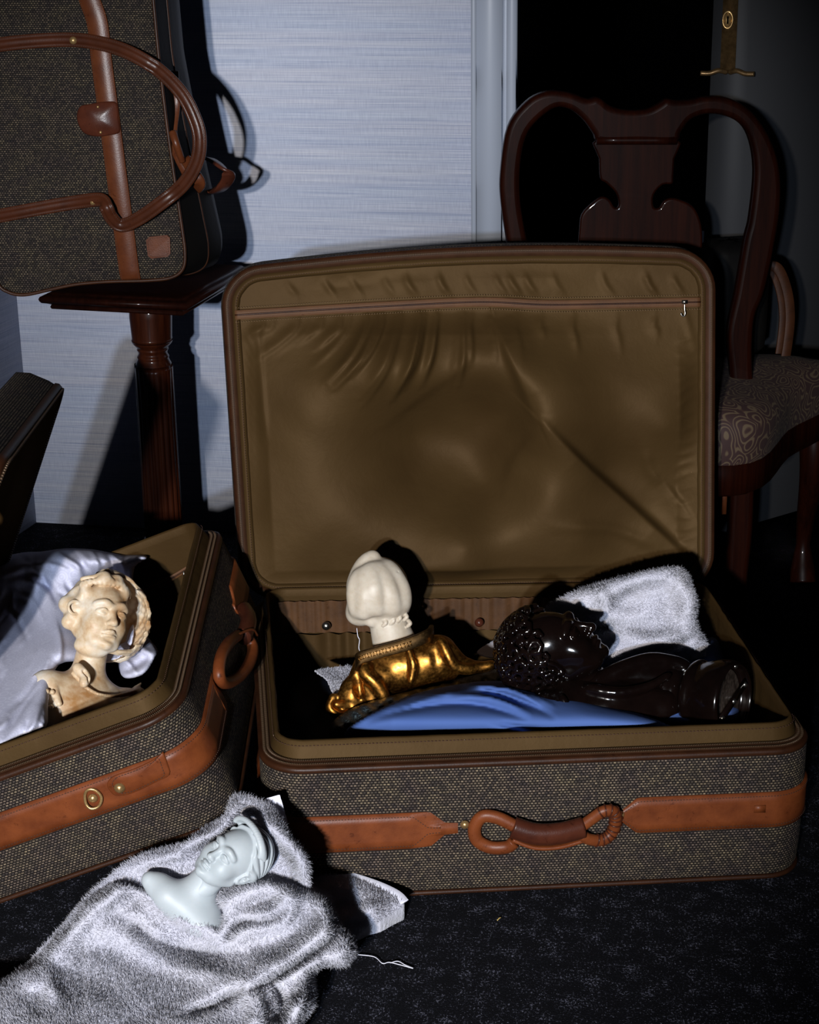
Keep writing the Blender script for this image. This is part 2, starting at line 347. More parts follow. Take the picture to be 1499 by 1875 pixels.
# ---------------------------------------------------------------- carved figures: distance fields turned to surfaces
class Field:
    def __init__(s, lo, hi, h):
        s.lo = np.array(lo, np.float32); s.h = h
        s.n = np.ceil((np.array(hi)-np.array(lo))/h).astype(int)+1
        s.ax = [(s.lo[i]+h*np.arange(s.n[i])).astype(np.float32) for i in range(3)]
        s.D = np.full(s.n, .3, np.float32)
    def sl(s, lo, hi):
        r = []
        for i in range(3):
            a = int(max(0, math.floor((lo[i]-s.lo[i])/s.h))); b = int(min(s.n[i], math.ceil((hi[i]-s.lo[i])/s.h)+1))
            if b <= a: return None
            r.append(slice(a, b))
        return tuple(r)
    def op(s, f, lo, hi, k=.03, mode='+'):
        m = k+.06 if mode == '+' else k+.02
        q = s.sl(np.array(lo)-m, np.array(hi)+m)
        if q is None: return
        X = s.ax[0][q[0]][:, None, None]; Y = s.ax[1][q[1]][None, :, None]; Z = s.ax[2][q[2]][None, None, :]
        b = f(X, Y, Z).astype(np.float32) if f is not None else None
        a = s.D[q]
        k = max(k, 1e-4)
        if mode == '+':
            h = np.maximum(k-np.abs(a-b), 0)/k; s.D[q] = np.minimum(a, b)-h*h*k*.25
        elif mode == '-':
            b = -b; h = np.maximum(k-np.abs(a-b), 0)/k; s.D[q] = np.maximum(a, b)+h*h*k*.25
        elif mode == '&':
            h = np.maximum(k-np.abs(a-b), 0)/k; s.D[q] = np.maximum(a, b)+h*h*k*.25
        elif mode == 'add': s.D[q] = a+b
    def ell(s, c, r, k=.03, mode='+', rot=None):
        c = np.array(c, float); r = np.array(r, float); R_ = r.max() if rot is not None else r
        def f(X, Y, Z):
            x, y, z = X-c[0], Y-c[1], Z-c[2]
            if rot is not None:
                m = np.asarray(rot); x, y, z = (m[i][0]*x+m[i][1]*y+m[i][2]*z for i in range(3))
            k0 = np.sqrt((x/r[0])**2+(y/r[1])**2+(z/r[2])**2)
            k1 = np.sqrt((x/r[0]**2)**2+(y/r[1]**2)**2+(z/r[2]**2)**2)+1e-6
            return k0*(k0-1)/k1
        s.op(f, c-R_, c+R_, k, mode)
    def sph(s, c, r, k=.03, mode='+'):
        c = np.array(c, float)
        s.op(lambda X, Y, Z: np.sqrt((X-c[0])**2+(Y-c[1])**2+(Z-c[2])**2)-r, c-r, c+r, k, mode)
    def cap(s, a, b, r1, r2=None, k=.03, mode='+'):
        a = np.array(a, float); b = np.array(b, float); r2 = r1 if r2 is None else r2; d = b-a; L = d@d
        def f(X, Y, Z):
            t = np.clip(((X-a[0])*d[0]+(Y-a[1])*d[1]+(Z-a[2])*d[2])/L, 0, 1)
            return np.sqrt((X-a[0]-d[0]*t)**2+(Y-a[1]-d[1]*t)**2+(Z-a[2]-d[2]*t)**2)-(r1+(r2-r1)*t)
        R_ = max(r1, r2); s.op(f, np.minimum(a, b)-R_, np.maximum(a, b)+R_, k, mode)
    def line(s, P, r1, r2=None, k=.02, mode='+', n=4):
        P = smooth_path(P, n) if len(P) > 2 else np.asarray(P, float); r2 = r1 if r2 is None else r2
        for i in range(len(P)-1):
            a = r1+(r2-r1)*i/(len(P)-1); b = r1+(r2-r1)*(i+1)/(len(P)-1)
            s.cap(P[i], P[i+1], a, b, k, mode)
    def surf(s):
        D = s.D; n = s.n; neg = D < 0
        # cells that the surface crosses
        def corner(i, j, k): return D[i:n[0]-1+i, j:n[1]-1+j, k:n[2]-1+k]
        cnt = np.zeros(tuple(n-1), np.int8)
        for i in (0, 1):
            for j in (0, 1):
                for k in (0, 1): cnt += (corner(i, j, k) < 0)
        idx = np.argwhere((cnt > 0) & (cnt < 8)); ids = np.full(tuple(n-1), -1, np.int64); ids[tuple(idx.T)] = np.arange(len(idx))
        S = np.zeros((len(idx), 3)); C = np.zeros(len(idx))
        cs = [(i, j, k) for i in (0, 1) for j in (0, 1) for k in (0, 1)]
        vals = {c: D[idx[:, 0]+c[0], idx[:, 1]+c[1], idx[:, 2]+c[2]] for c in cs}
        for a in cs:
            for d in range(3):
                if a[d] == 0:
                    b = list(a); b[d] = 1; b = tuple(b); va, vb = vals[a], vals[b]; mk = (va < 0) != (vb < 0)
                    t = np.where(mk, va/np.where(mk, va-vb, 1), 0); p = np.array(a, float)[None].repeat(len(idx), 0); p[:, d] = t
                    S += p*mk[:, None]; C += mk
        V = s.lo+(idx+S/C[:, None])*s.h
        F = []
        for d in range(3):
            e, f = (d+1) % 3, (d+2) % 3
            sa = [slice(None)]*3; sb = [slice(None)]*3; sa[d] = slice(0, n[d]-1); sb[d] = slice(1, n[d])
            A = neg[tuple(sa)]; B = neg[tuple(sb)]; q = np.argwhere(A != B)
            q = q[(q[:, e] > 0) & (q[:, f] > 0) & (q[:, e] < n[e]-1) & (q[:, f] < n[f]-1)]
            fl = A[tuple(q.T)]
            def g(de, df):
                r = q.copy(); r[:, e] -= de; r[:, f] -= df; return ids[tuple(r.T)]
            Q = np.stack([g(0, 0), g(1, 0), g(1, 1), g(0, 1)], -1); Q[~fl] = Q[~fl][:, ::-1]; F.append(Q)
        F = np.concatenate(F); F = F[(F >= 0).all(1)]
        return V, F
def rotm(ax, deg):
    return np.array(Matrix.Rotation(math.radians(deg), 3, ax))
def place_local(V, origin, fwd, up, scale):
    """local figure frame: x = its left, -y = forward, z = up"""
    up = unit(up); fwd = unit(np.asarray(fwd)-up*np.dot(fwd, up)); left = np.cross(up, fwd)
    M = np.array([left, -fwd, up]); return V@M*scale+np.asarray(origin)

def head(f, lid=.0, chubby=0., nose=1., ear=True, hollow=1.):
    """a carved head, chin at z 0, crown near z 1"""
    f.ell((0, .09, .62), (.345, .43, .375), .02)
    f.ell((0, -.10, .46), (.295, .31, .40), .12)
    f.ell((0, -.13, .20), (.215+.03*chubby, .235, .19), .12)
    f.sph((0, -.325, .085), .075+.015*chubby, .10)
    for q in (-1, 1):
        f.sph((q*.165, -.235, .325), .105+.03*chubby, .12)
        f.cap((q*.24, .02, .25), (q*.14, -.25, .10), .07, .06, .12)
        f.sph((q*.135, -.455, .485), .085*hollow, .07, '-')
        f.ell((q*.135, -.335, .482), (.078, .065, .060), .02)
        f.line([(q*.055, -.375, .470), (q*.13, -.408, .510), (q*.215, -.345, .475)], .012, .010, .018)
        f.line([(q*.055, -.372, .468), (q*.13, -.392, .447), (q*.21, -.345, .468)], .009, .009, .016)
        f.line([(q*.040, -.392, .565), (q*.13, -.392, .602), (q*.23, -.315, .565)], .012, .010, .07)
        f.ell((q*.048, -.425, .335), (.032, .036, .028), .03)
        f.sph((q*.026, -.452, .308), .011, .012, '-')
        f.line([(q*.036, -.405, .295), (q*.034, -.398, .262)], .006, .006, .02, '-')
    f.cap((0, -.385, .545), (0, -.475*nose, .350), .030, .045, .05)
    f.sph((0, -.480*nose, .345), .040, .03)
    f.line([(-.095, -.355, .205), (-.030, -.408, .232), (0, -.405, .224), (.030, -.408, .232), (.095, -.355, .205)], .021, .021, .02)
    f.line([(-.075, -.362, .188), (0, -.398, .172), (.075, -.362, .188)], .027, .027, .02)
    f.line([(-.105, -.372, .202), (0, -.432, .203), (.105, -.372, .202)], .0075, .0075, .012, '-')
    f.ell((0, -.40, .130), (.06, .03, .022), .05, '-')
    if ear:
        for q in (-1, 1): ear_(f, q)
def ear_(f, q, x=.315):
    f.line([(q*x, .0, .36), (q*(x+.03), -.01, .47), (q*(x+.045), .03, .545), (q*(x+.055), .09, .54), (q*(x+.05), .105, .46), (q*(x+.03), .07, .38), (q*(x+.01), .02, .335)], .021, .021, .02)
    f.ell((q*(x-.01), .04, .44), (.035, .06, .09), .02)
    f.sph((q*(x+.04), .045, .44), .030, .02, '-')
    f.sph((q*(x+.012), .012, .345), .030, .02)

# ---------------------------------------------------------------- cloth: outline on a plane in the place, swelling and creases in metres
def inpoly(x, y, P):
    c = np.zeros(x.shape, bool); n = len(P)
    for i in range(n):
        x1, y1 = P[i-1]; x2, y2 = P[i]
        if y1 == y2: continue
        k = ((y1 > y) != (y2 > y)) & (x < (x2-x1)*(y-y1)/(y2-y1)+x1); c ^= k
    return c
def near(x, y, P, closed=True):
    """distance to a polyline, nearest point, side sign, running length"""
    best = np.full(x.shape, 1e9); qx = np.zeros(x.shape); qy = np.zeros(x.shape); sd = np.zeros(x.shape); tt = np.zeros(x.shape)
    P = np.asarray(P, float); n = len(P); L = 0.; rngi = range(n) if closed else range(n-1)
    for i in rngi:
        a = P[i]; b = P[(i+1) % n]; d = b-a; l2 = d@d+1e-9
        t = np.clip(((x-a[0])*d[0]+(y-a[1])*d[1])/l2, 0, 1); px = a[0]+d[0]*t; py = a[1]+d[1]*t
        r = np.hypot(x-px, y-py); k = r < best
        best = np.where(k, r, best); qx = np.where(k, px, qx); qy = np.where(k, py, qy)
        s_ = np.sign(d[0]*(y-a[1])-d[1]*(x-a[0])); sd = np.where(k, s_, sd); tt = np.where(k, L+t*l2**.5, tt); L += l2**.5
    return best, qx, qy, sd, tt/L
def crease(x, y, pts, amp, wl, wr=None, ends=.25):
    """ridge (amp>0) or groove (amp<0) along pts; wl / wr = width left / right of its direction"""
    wr = wl if wr is None else wr; P = smooth_path(pts, 5) if len(pts) > 2 else np.asarray(pts, float)
    d, _, _, sd, t = near(x, y, P, False); w_ = np.where(sd > 0, wr, wl)
    e = np.clip(t/ends, 0, 1)*np.clip((1-t)/ends, 0, 1) if ends > 0 else 1.
    return amp*np.exp(-(d/w_)**2)*(.25+.75*e if ends > 0 else 1)
def tps(pts):
    P = np.array(pts, float); X = P[:, :2]/100.; n = len(P)
    def ph(r): return np.where(r > 0, r*r*np.log(r+1e-9), 0)
    K = ph(np.linalg.norm(X[:, None]-X[None], axis=-1))+np.eye(n)*.02; A = np.c_[np.ones(n), X]
    M = np.block([[K, A], [A.T, np.zeros((3, 3))]]); c = np.linalg.solve(M, np.r_[P[:, 2], 0, 0, 0])
    def f(x, y):
        o = c[n]+c[n+1]*x/100.+c[n+2]*y/100.
        for i in range(n): o = o+c[i]*ph(np.hypot(x/100.-X[i, 0], y/100.-X[i, 1]))
        return o
    return f
def cloth(poly, step, p0, nrm, height, swell=0., sw_r=30., back=True, smooth_n=4, edge=0.004, floor=None):
    """returns V,F. poly in frame pixels laid on plane (p0,nrm); height(x,y,d) raises the sheet off that plane towards the viewer (m)"""
    P = smooth_path(poly, smooth_n, True) if smooth_n else np.asarray(poly, float)
    lo = P.min(0)-step*2; hi = P.max(0)+step*2
    gx = np.arange(lo[0], hi[0], step); gy = np.arange(lo[1], hi[1], step); x, y = np.meshgrid(gx, gy, indexing='ij')
    ins = inpoly(x, y, P); d, qx, qy, _, _ = near(x, y, P)
    snap = (~ins) & (d < step*1.01)
    x2 = np.where(snap, qx, x); y2 = np.where(snap, qy, y); ok = ins | snap
    dd = np.where(ins, d, 0)
    h = height(x2, y2, dd) + swell*np.sqrt(np.clip(1-(1-np.clip(dd/sw_r, 0, 1))**2, 0, 1))
    B = Pp(x2, y2, p0, nrm); dr = ray(x2, y2); dr = dr/np.linalg.norm(dr, axis=-1, keepdims=True)
    n_ = unit(nrm); cosn = np.abs(dr@n_)[..., None]
    V = B-dr*(np.maximum(h, edge)[..., None]/np.maximum(cosn, .35))
    nx, ny = x.shape; cid = np.arange(nx*ny).reshape(nx, ny)
    q = ok[:-1, :-1] & ok[1:, :-1] & ok[1:, 1:] & ok[:-1, 1:] & (ins[:-1, :-1] | ins[1:, :-1] | ins[1:, 1:] | ins[:-1, 1:])
    F = np.stack([cid[:-1, :-1], cid[:-1, 1:], cid[1:, 1:], cid[1:, :-1]], -1)[q]
    used = np.unique(F); mp = np.full(nx*ny, -1); mp[used] = np.arange(len(used)); F = mp[F]; V = V.reshape(-1, 3)[used]
    B = B.reshape(-1, 3)[used]
    if callable(floor): B = floor(V)
    elif floor is not None: B = np.c_[V[:, :2], np.minimum(V[:, 2]-.001, floor)]
    # orient towards the viewer
    nn = np.cross(V[F[:, 1]]-V[F[:, 0]], V[F[:, 2]]-V[F[:, 0]]); 
    if (nn@fw).mean() > 0: F = F[:, ::-1]
    top = (V, F)
    if back:
        E = np.concatenate([F[:, [0, 1]], F[:, [1, 2]], F[:, [2, 3]], F[:, [3, 0]]]); key = {}
        a = E.min(1)*10**7+E.max(1); u, c = np.unique(a, return_counts=True); be = E[np.isin(a, u[c == 1])]
        N = len(V); V = np.concatenate([V, B]); F = np.concatenate([F, F[:, ::-1]+N, np.stack([be[:, 1], be[:, 0], be[:, 0]+N, be[:, 1]+N], -1)])
    return V, F, top
def tufts(V, F, n, ln=.005, wd=.0011, seed=3, droop=.5, lift=1.):
    r = np.random.default_rng(seed); a, b, c = V[F[:, 0]], V[F[:, 1]], V[F[:, 2]]; d = V[F[:, 3]]
    nr = np.cross(c-a, d-b); ar = np.linalg.norm(nr, axis=1); nr = nr/np.maximum(ar[:, None], 1e-12)
    k = r.choice(len(F), n, p=ar/ar.sum()); u, v = r.random((2, n, 1))
    P = (a[k]*(1-u)+b[k]*u)*(1-v)+(d[k]*(1-u)+c[k]*u)*v; N = nr[k]
    # pile leans in patches
    lean = np.stack([wob(P, 60, 6, 0), wob(P, 60, 6, 7), wob(P, 60, 6, 13)], -1)*.6+r.normal(size=(n, 3))*.45
    D = unit(N*lift+lean*droop); A = unit(np.cross(D, r.normal(size=(n, 3)))); B = np.cross(D, A); L = ln*(.5+r.random((n, 1)))
    W = wd*(.7+.6*r.random((n, 1)))
    bend = unit(lean)*L*.25
    base = P-N*.0006
    Q = np.stack([base+A*W*.5, base-A*W*.25+B*W*.43, base-A*W*.25-B*W*.43, P+D*L+bend], 1).reshape(-1, 3)
    i = np.arange(n)[:, None]*4
    T = np.concatenate([np.concatenate([i+0, i+1, i+3], 1), np.concatenate([i+1, i+2, i+3], 1), np.concatenate([i+2, i+0, i+3], 1)])
    return Q, T

# ---------------------------------------------------------------- the room
PSI = math.radians(-10.5); WD = np.array([math.cos(PSI), math.sin(PSI), 0]); WN = np.array([-WD[1], WD[0], 0])   # along the back wall, and away from the room
W0 = np.array([-.33, 3.65, 0])
def wall_pt(px, py=400): return Pp(px, py, W0, WN)
def slab(name, a, b, z0, z1, th, mat, out, **kw):
    """upright slab from a to b (plan points), thickness th along out; own frame so that x runs along it"""
    a = np.array([*a[:2], 0.]); b = np.array([*b[:2], 0.]); o = np.asarray(out, float)*th; L = np.linalg.norm(b-a); t = (b-a)/L
    V = np.array([[x, y, z] for x in (0, L) for y in (0, 1) for z in (z0, z1)])
    ang = math.atan2(t[1], t[0]); n = np.array([-t[1], t[0], 0]); sg = np.sign(n@np.asarray(out)); V[:, 1] *= th*sg
    _, F = box((0, 0, 0), (1, 1, 1)); ob = mesh(name, V, F.copy(), mat, smooth=False, **kw); ob.location = a; ob.rotation_euler = (0, 0, ang)
    return ob
corner = wall_pt(53, 800); jl = wall_pt(868, 200); jr = wall_pt(947, 200)
slab('wall_back', corner-WD*.1, jl, -.01, 2.3, .12, wallpaper, WN, kind='structure')
lw = np.array([-.30, -.95, 0]); lw /= np.linalg.norm(lw)
slab('wall_left', corner+(-lw)*.0, corner+lw*2.6, 0, 2.3, .1, wallpaper, np.cross(lw, [0, 0, 1.]), kind='structure')
V, F = box((.2, 2.2, -.01), (5.2, 5.6, .02)); mesh('floor', V, F.copy(), carpet, smooth=False, kind='structure')
# door frame: flat casing with a stop moulding at each side
tr = []
def strip_px(x0, x1, z0, z1, off, th):
    a = wall_pt(x0, 200); b = wall_pt(x1, 200); c = (a+b)/2-WN*off; c[2] = (z0+z1)/2
    return box(c, (np.linalg.norm((b-a)[:2]), th, z1-z0), [WD, WN, [0, 0, 1]])
for (x0, x1, off, th) in ((868, 877, .018, .05), (876, 922, .010, .05), (921, 931, -.012, .05), (930, 947, .004, .05)): tr.append(strip_px(x0, x1, 0, 2.3, off, th))
V, F = join(tr); mesh('trim_1', V, F, paint, smooth=False, kind='structure')
# dark hall beyond the opening
e0 = wall_pt(1296, 200)
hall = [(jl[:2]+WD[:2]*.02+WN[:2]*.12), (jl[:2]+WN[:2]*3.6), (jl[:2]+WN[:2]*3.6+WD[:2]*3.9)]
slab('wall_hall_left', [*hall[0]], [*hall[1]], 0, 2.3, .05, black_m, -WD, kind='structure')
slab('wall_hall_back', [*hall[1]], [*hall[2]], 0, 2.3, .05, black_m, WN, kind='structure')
# the open door leaf: its edge faces us, its face runs off to the right
D0 = Py(1298, 200, 3.62); D1 = Py(1366, 200, 3.60); DF = Py(1760, 200, 3.98)
D0[2] = D1[2] = DF[2] = 0
et = unit(D1-D0); ft = unit(DF-D1)
door = thing('door_1', '', '', D0); del door['label']; del door['category']; door['kind'] = 'structure'
P4 = np.array([D0, D1, DF, DF+(D0-D1)]); 
V = np.concatenate([P4+[0, 0, .008], P4+[0, 0, 2.1]]); F = np.array([[0, 1, 5, 4], [1, 2, 6, 5], [2, 3, 7, 6], [3, 0, 4, 7], [4, 5, 6, 7], [3, 2, 1, 0]])
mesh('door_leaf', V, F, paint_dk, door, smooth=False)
en = np.cross(et, [0, 0, 1.]); en = en if en[1] < 0 else -en
pc = Pp(1336, 40, D0, en); hz = Pp(1334, 134, D0, en)
V, F = box((pc[0]+en[0]*.002, pc[1]+en[1]*.002, (hz[2]-.0+2.1*.0+1.6)/2), (.029, .006, 1.6-hz[2]), [et, en, [0, 0, 1]])
aged = mat_metal('aged_brass', (.10, .06, .025), (.20, .12, .05), .35, .5, 60); aged.node_tree.nodes['Principled BSDF'].inputs['Metallic'].default_value = .7
lp = mesh('lock_plate', V, F, aged, door, smooth=False)
kc = Pp(1333, 36, D0, en)+en*.006
Q, F1 = lathe([(0, 0), (.008, 0), (.008, .004), (.0095, .006), (.011, .004), (.011, 0)], 20, kc, [et, [0, 0, 1.], en]); Q[:, 2] = kc[2]+(Q[:, 2]-kc[2])*1.65
cy = mesh('lock_cylinder', Q, F1, brass, lp)
V, F = box(kc+en*.004, (.003, .004, .014), [et, en, [0, 0, 1]]); mesh('keyhole', V, F, black_m, lp, smooth=False)
hp = Pp(1333, 132, D0, en)
for q, nm in ((1, 'lever_handle'), (-1, 'lever_handle')):
    pts = [hp+en*.003+et*q*.004, hp+et*q*.018+en*.012+np.array([0, 0, .004]), hp+et*q*.034+en*.016-np.array([0, 0, .001]), hp+et*q*.052+en*.018-np.array([0, 0, .001])]
    V, F = sweep(smooth_path(pts, 5), circ(.0075, 8, .0050)); mesh(nm, V, F, MATS['aged_brass'], door)
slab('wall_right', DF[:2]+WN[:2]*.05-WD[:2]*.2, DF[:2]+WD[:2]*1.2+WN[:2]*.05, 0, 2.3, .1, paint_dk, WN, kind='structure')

# ---------------------------------------------------------------- suitcases
def rr_loop(L, D, r, inset=0., nc=9, ne=14):
    """rounded rectangle, counter-clockwise from the middle of the front edge (y = 0)"""
    r = max(r-inset, .012); x0, x1, y0, y1 = inset, L-inset, inset, D-inset
    P = []
    def seg(a, b, n): P.extend([(a[0]+(b[0]-a[0])*t, a[1]+(b[1]-a[1])*t) for t in np.arange(n)/n])
    def arc(cx, cy, a0, n): P.extend([(cx+r*math.cos(a0+t*math.pi/2), cy+r*math.sin(a0+t*math.pi/2)) for t in np.arange(n)/n])
    seg((L/2, y0), (x1-r, y0), ne); arc(x1-r, y0+r, -math.pi/2, nc); seg((x1, y0+r), (x1, y1-r), ne*2)
    arc(x1-r, y1-r, 0, nc); seg((x1-r, y1), (x0+r, y1), ne*2); arc(x0+r, y1-r, math.pi/2, nc)
    seg((x0, y1-r), (x0, y0+r), ne*2); arc(x0+r, y0+r, math.pi, nc); seg((x0+r, y0), (L/2, y0), ne); P.append((L/2, y0))
    return np.array(P)
def loft(levels, L, D, r, W):
    """levels: (inset, z[, wrinkle]); W maps local (n,3) to world"""
    V = []; U = []; ref = rr_loop(L, D, r); s = np.r_[0, np.cumsum(np.linalg.norm(np.diff(ref, axis=0), axis=1))]
    h = 0.; pi, pz = None, None
    for lv in levels:
        ins, z = lv[0], lv[1]; P = rr_loop(L, D, r, ins)
        if len(lv) > 2:
            g = lv[2]*(np.sin(s*95+3*np.sin(s*31))*.6+np.sin(s*230+2*np.sin(s*57))*.4); c = np.array([L/2, D/2]); P = P-unit(P-c)*np.abs(g)[:, None]
        if pi is not None: h += math.hypot(ins-pi, z-pz)
        pi, pz = ins, z
        V.append(np.c_[P, np.full(len(P), z)]); U.append(np.c_[s, np.full(len(P), h)])
    n = len(ref); m = len(levels); V = np.array(V); U = np.array(U)
    V = V.transpose(1, 0, 2).reshape(-1, 3); U = U.transpose(1, 0, 2).reshape(-1, 2)
    return W(V), grid_faces(n, m), U
def perim(L, D, r, inset, s0, s1, step=.008):
    P = rr_loop(L, D, r, inset, 24); s = np.r_[0, np.cumsum(np.linalg.norm(np.diff(P, axis=0), axis=1))]; S = s[-1]
    q = np.linspace(s0, s1, max(int((s1-s0)/step), 2)); qq = q % S
    return np.stack([np.interp(qq, s, P[:, 0]), np.interp(qq, s, P[:, 1])], -1), q
def outn(L, D, r, s0, s1, n_): pass
def band(L, D, r, W, s0, s1, z0, z1, out=.0078, tip0=0, tip1=0, step=.006):
    """leather band hugging the shell; tips narrow to a tab"""
    P, s = perim(L, D, r, -out, s0, s1, step); Pi, _ = perim(L, D, r, .001, s0, s1, step)
    zc, hw = (z0+z1)/2, (z1-z0)/2; k = np.ones(len(s))
    if tip0: k = np.minimum(k, np.interp(s-s0, [0, tip0*.45, tip0], [.30, .32, 1]))
    if tip1: k = np.minimum(k, np.interp(s1-s, [0, tip1*.45, tip1], [.30, .32, 1]))
    rows = []
    for a, b, Q in ((-1, .001, Pi), (-1, 0, P), (-.5, 0, P), (0, -.0006, P), (.5, 0, P), (1, 0, P), (1, .001, Pi)):
        rows.append(np.c_[Q, zc+a*hw*k])
    V = np.array(rows).transpose(1, 0, 2).reshape(-1, 3); F = grid_faces(len(s), 7)
    ends = np.array([[6-i, i, (i+1), 5-i] for i in (0, 1)]); ends = np.concatenate([ends, ends[:, ::-1]+(len(s)-1)*7])
    top = np.c_[P, zc+(hw*k-.0042)]; bot = np.c_[P, zc-(hw*k-.0042)]
    c = W(np.array([[L/2, D/2, zc]]))[0]
    return W(V), np.concatenate([F, ends]), W(top), W(bot)
def nrm_out(P, W, L, D):
    T = tangents(P); up = unit(W(np.array([[0, 0, 1.]]))-W(np.array([[0, 0, 0.]])))[0]; N = unit(np.cross(T, up)); c = W(np.array([[L/2, D/2, .1]]))[0]
    s = np.sign(((P-c)*N).sum(-1, keepdims=True)); return N*s
def teeth_along(P, N, pitch=.0024, size=(.0013, .0042, .0016)):
    a = stitches(P, N, size, pitch, .0004); return a
def add_stitch(name, paths, parent, mat, **kw):
    L_ = [q for q in (stitches(p, n, **kw) for p, n in paths) if q is not None]
    V, F = join(L_); return mesh(name, V, F, mat, parent, smooth=False, kind='stuff')
def rivet(name, c, n, r, parent, mat=None):
    V, F = lathe([(r*1.15, 0), (r*1.15, r*.12), (r, r*.3), (r*.85, r*.55), (r*.5, r*.8), (0, r*.88)], 16, c, frame(n)); return mesh(name, V, F, mat or brass, parent)
def suit_base(root, L, D, H, r, W, lean=.022, fl=.018):
    V, F, U = loft([(.05, .0), (.016, .0), (.004, .005), (-.002, .02), (-.004, .06), (-.004, H-.06), (-.0035, H-.011)], L, D, r, W)
    n = len(rr_loop(L, D, r)); F = np.concatenate([F, [[0, 0, 0, 0]]])[:-1]
    sh = mesh('shell', V, F, tweed, root, U)
    V, F, U = loft([(.05, .0015), (.30*min(L, D), .0015)], L, D, r, W); mesh('underside', V, F, tweed, sh, U)
    P = rr_loop(L, D, r, -.0005)[:-1]; V, F = sweep(W(np.c_[P, np.full(len(P), .010)]), circ(.0036, 8), up=unit(W(np.array([[0, 0, 1.]]))-W(np.array([[0, 0, 0.]])))[0], closed=True)
    mesh('piping', V, F, piping_m, root)
    V, F, U = loft([(-.0035, H-.0125), (-.0045, H-.0105), (-.0045, H-.0065), (-.002, H-.0045), (.002, H-.004)], L, D, r, W); mesh('rim_binding', V, F, piping_m, root)
    V, F, U = loft([(.001, H-.0045), (.006, H-.002), (.012, H+.0005), (.014, H-.002)], L, D, r, W); zt = mesh('zipper', V, F, tape_m, root)
    for ins, z in ((.0035, H-.002), (.0085, H+.0008)):
        P = rr_loop(L, D, r, ins); Q = W(np.c_[P, np.full(len(P), z)])
        up = unit(W(np.array([[0, 0, 1.]]))-W(np.array([[0, 0, 0.]])))[0]
        a = teeth_along(Q, np.broadcast_to(up, Q.shape)); mesh('teeth', a[0], a[1], teeth_m, zt, smooth=False, kind='stuff')
    V, F, U = loft([(.012, H-.004), (.0135, H+.004, .0006), (.0165, H+lean*.6, .0016), (.0195, H+lean, .0016), (.0225, H+lean+.002, .0012), (.0245, H+lean-.002, .001), (.025, H+lean-.012, .0015)], L, D, r, W)
    co = mesh('collar', V, F, lining_m, root)
    P = rr_loop(L, D, r, .0175); Q = W(np.c_[P, np.full(len(P), H+lean*.80)]); N = nrm_out(Q, W, L, D)
    a = stitches(Q, N, (.0028, .0009, .0006), .005, .0012); mesh('stitching', a[0], a[1], thread_dk, co, smooth=False, kind='stuff')
    V, F, U = loft([(.0235, H+lean-.006, .001), (.022, H-.01, .003), (.018, H*.7, .004), (.016, H*.4, .004), (.02, fl+.01, .002), (.04, fl), (.30*min(L, D), fl-.001), (.495*min(L, D), fl-.001)], L, D, r, W)
    li = mesh('lining', V, F, lining_m, root)
    return sh, li, co
LB = .0
# --- right suitcase frame: a soft case, its corners each at their own place
RH = .21
q_r = [Pz(481, 1402, RH), Pz(1492, 1362, RH), Pz(1303, 1078, RH), Pz(462, 1092, RH)]
q_f = [np.array([q_r[0][0]+.004, q_r[0][1]-.012, 0]), np.array([q_r[1][0]-.004, q_r[1][1]-.005, 0]), np.array([q_r[2][0], q_r[2][1], 0]), np.array([q_r[3][0], q_r[3][1], 0])]
RL, RD = .75, .575
def W_right(P):
    P = np.asarray(P, float); u = (P[:, 0]/RL)[:, None]; v = (P[:, 1]/RD)[:, None]; t = (P[:, 2]/RH)[:, None]
    def bl(q): return q[0]*(1-u)*(1-v)+q[1]*u*(1-v)+q[2]*u*v+q[3]*(1-u)*v
    o = bl(q_f)*(1-t)+bl(q_r)*t; o[:, 2] = P[:, 2]
    # soft sides: front sags a little in the middle
    return o
case = thing('suitcase', 'large open brown tweed suitcase, tan nylon lid lining upright, in front of the chair', 'suitcase', W_right([[RL/2, RD/2, 0]])[0])
sh, li, co = suit_base(case, RL, RD, RH, .055, W_right)
# leather band in two lengths with tapering tabs, from the front round both sides
S_R = 2*(RL+RD)-8*.055+2*math.pi*.055
def uf(px): return (px-481)/1011*RL                # place along the front face
zb = (.082, .134)
sb = RL/2
for (a, b, t0, t1) in ((sb+0, 0, 0, 0),):
    pass
s_of = lambda px: (uf(px)-RL/2)
bl_ = band(RL, RD, .055, W_right, S_R-(RL/2-.055)-.5*math.pi*.055-.36, S_R+s_of(866), *zb, tip1=.038)
br_ = band(RL, RD, .055, W_right, s_of(1114), (RL/2-.055)+.5*math.pi*.055+.36, .090, .142, tip0=.038)
for V, F, top, bot in (bl_, br_):
    o = mesh('leather_band', V, F, leather, case, label='tan leather band')
    add_stitch('stitching', [(top, nrm_out(top, W_right, RL, RD)), (bot, nrm_out(bot, W_right, RL, RD))], o, thread_dk)
def onfront(px, py, out=.006):
    a = W_right([[uf(px), 0, .1]])[0]; d = W_right([[uf(px)+.01, 0, .1]])[0]-a; n = unit(np.array([d[1], -d[0], 0]))
    p = Pp(px, py, a, n); return p+n*out, n
for px, py in ((850, 1505), (1133, 1487)):
    p, n = onfront(px, py, .0075); rivet('rivet', p, n, .0055, case, MATS['brass'])
_, nf = onfront(990, 1500)
def fr(pts, off): return np.array([onfront(x, y, o)[0] for (x, y), o in zip(pts, off)])
hd = thing('handle', '', '', (0, 0, 0)); 
for k in ('label', 'category'): del hd[k]
hd.parent = case; hd.location = np.array(onfront(1000, 1515, .02)[0])-np.array(case.location)
P = smooth_path(fr([(936, 1503), (975, 1512), (1020, 1511), (1064, 1503)], [.018, .022, .022, .018]), 8)
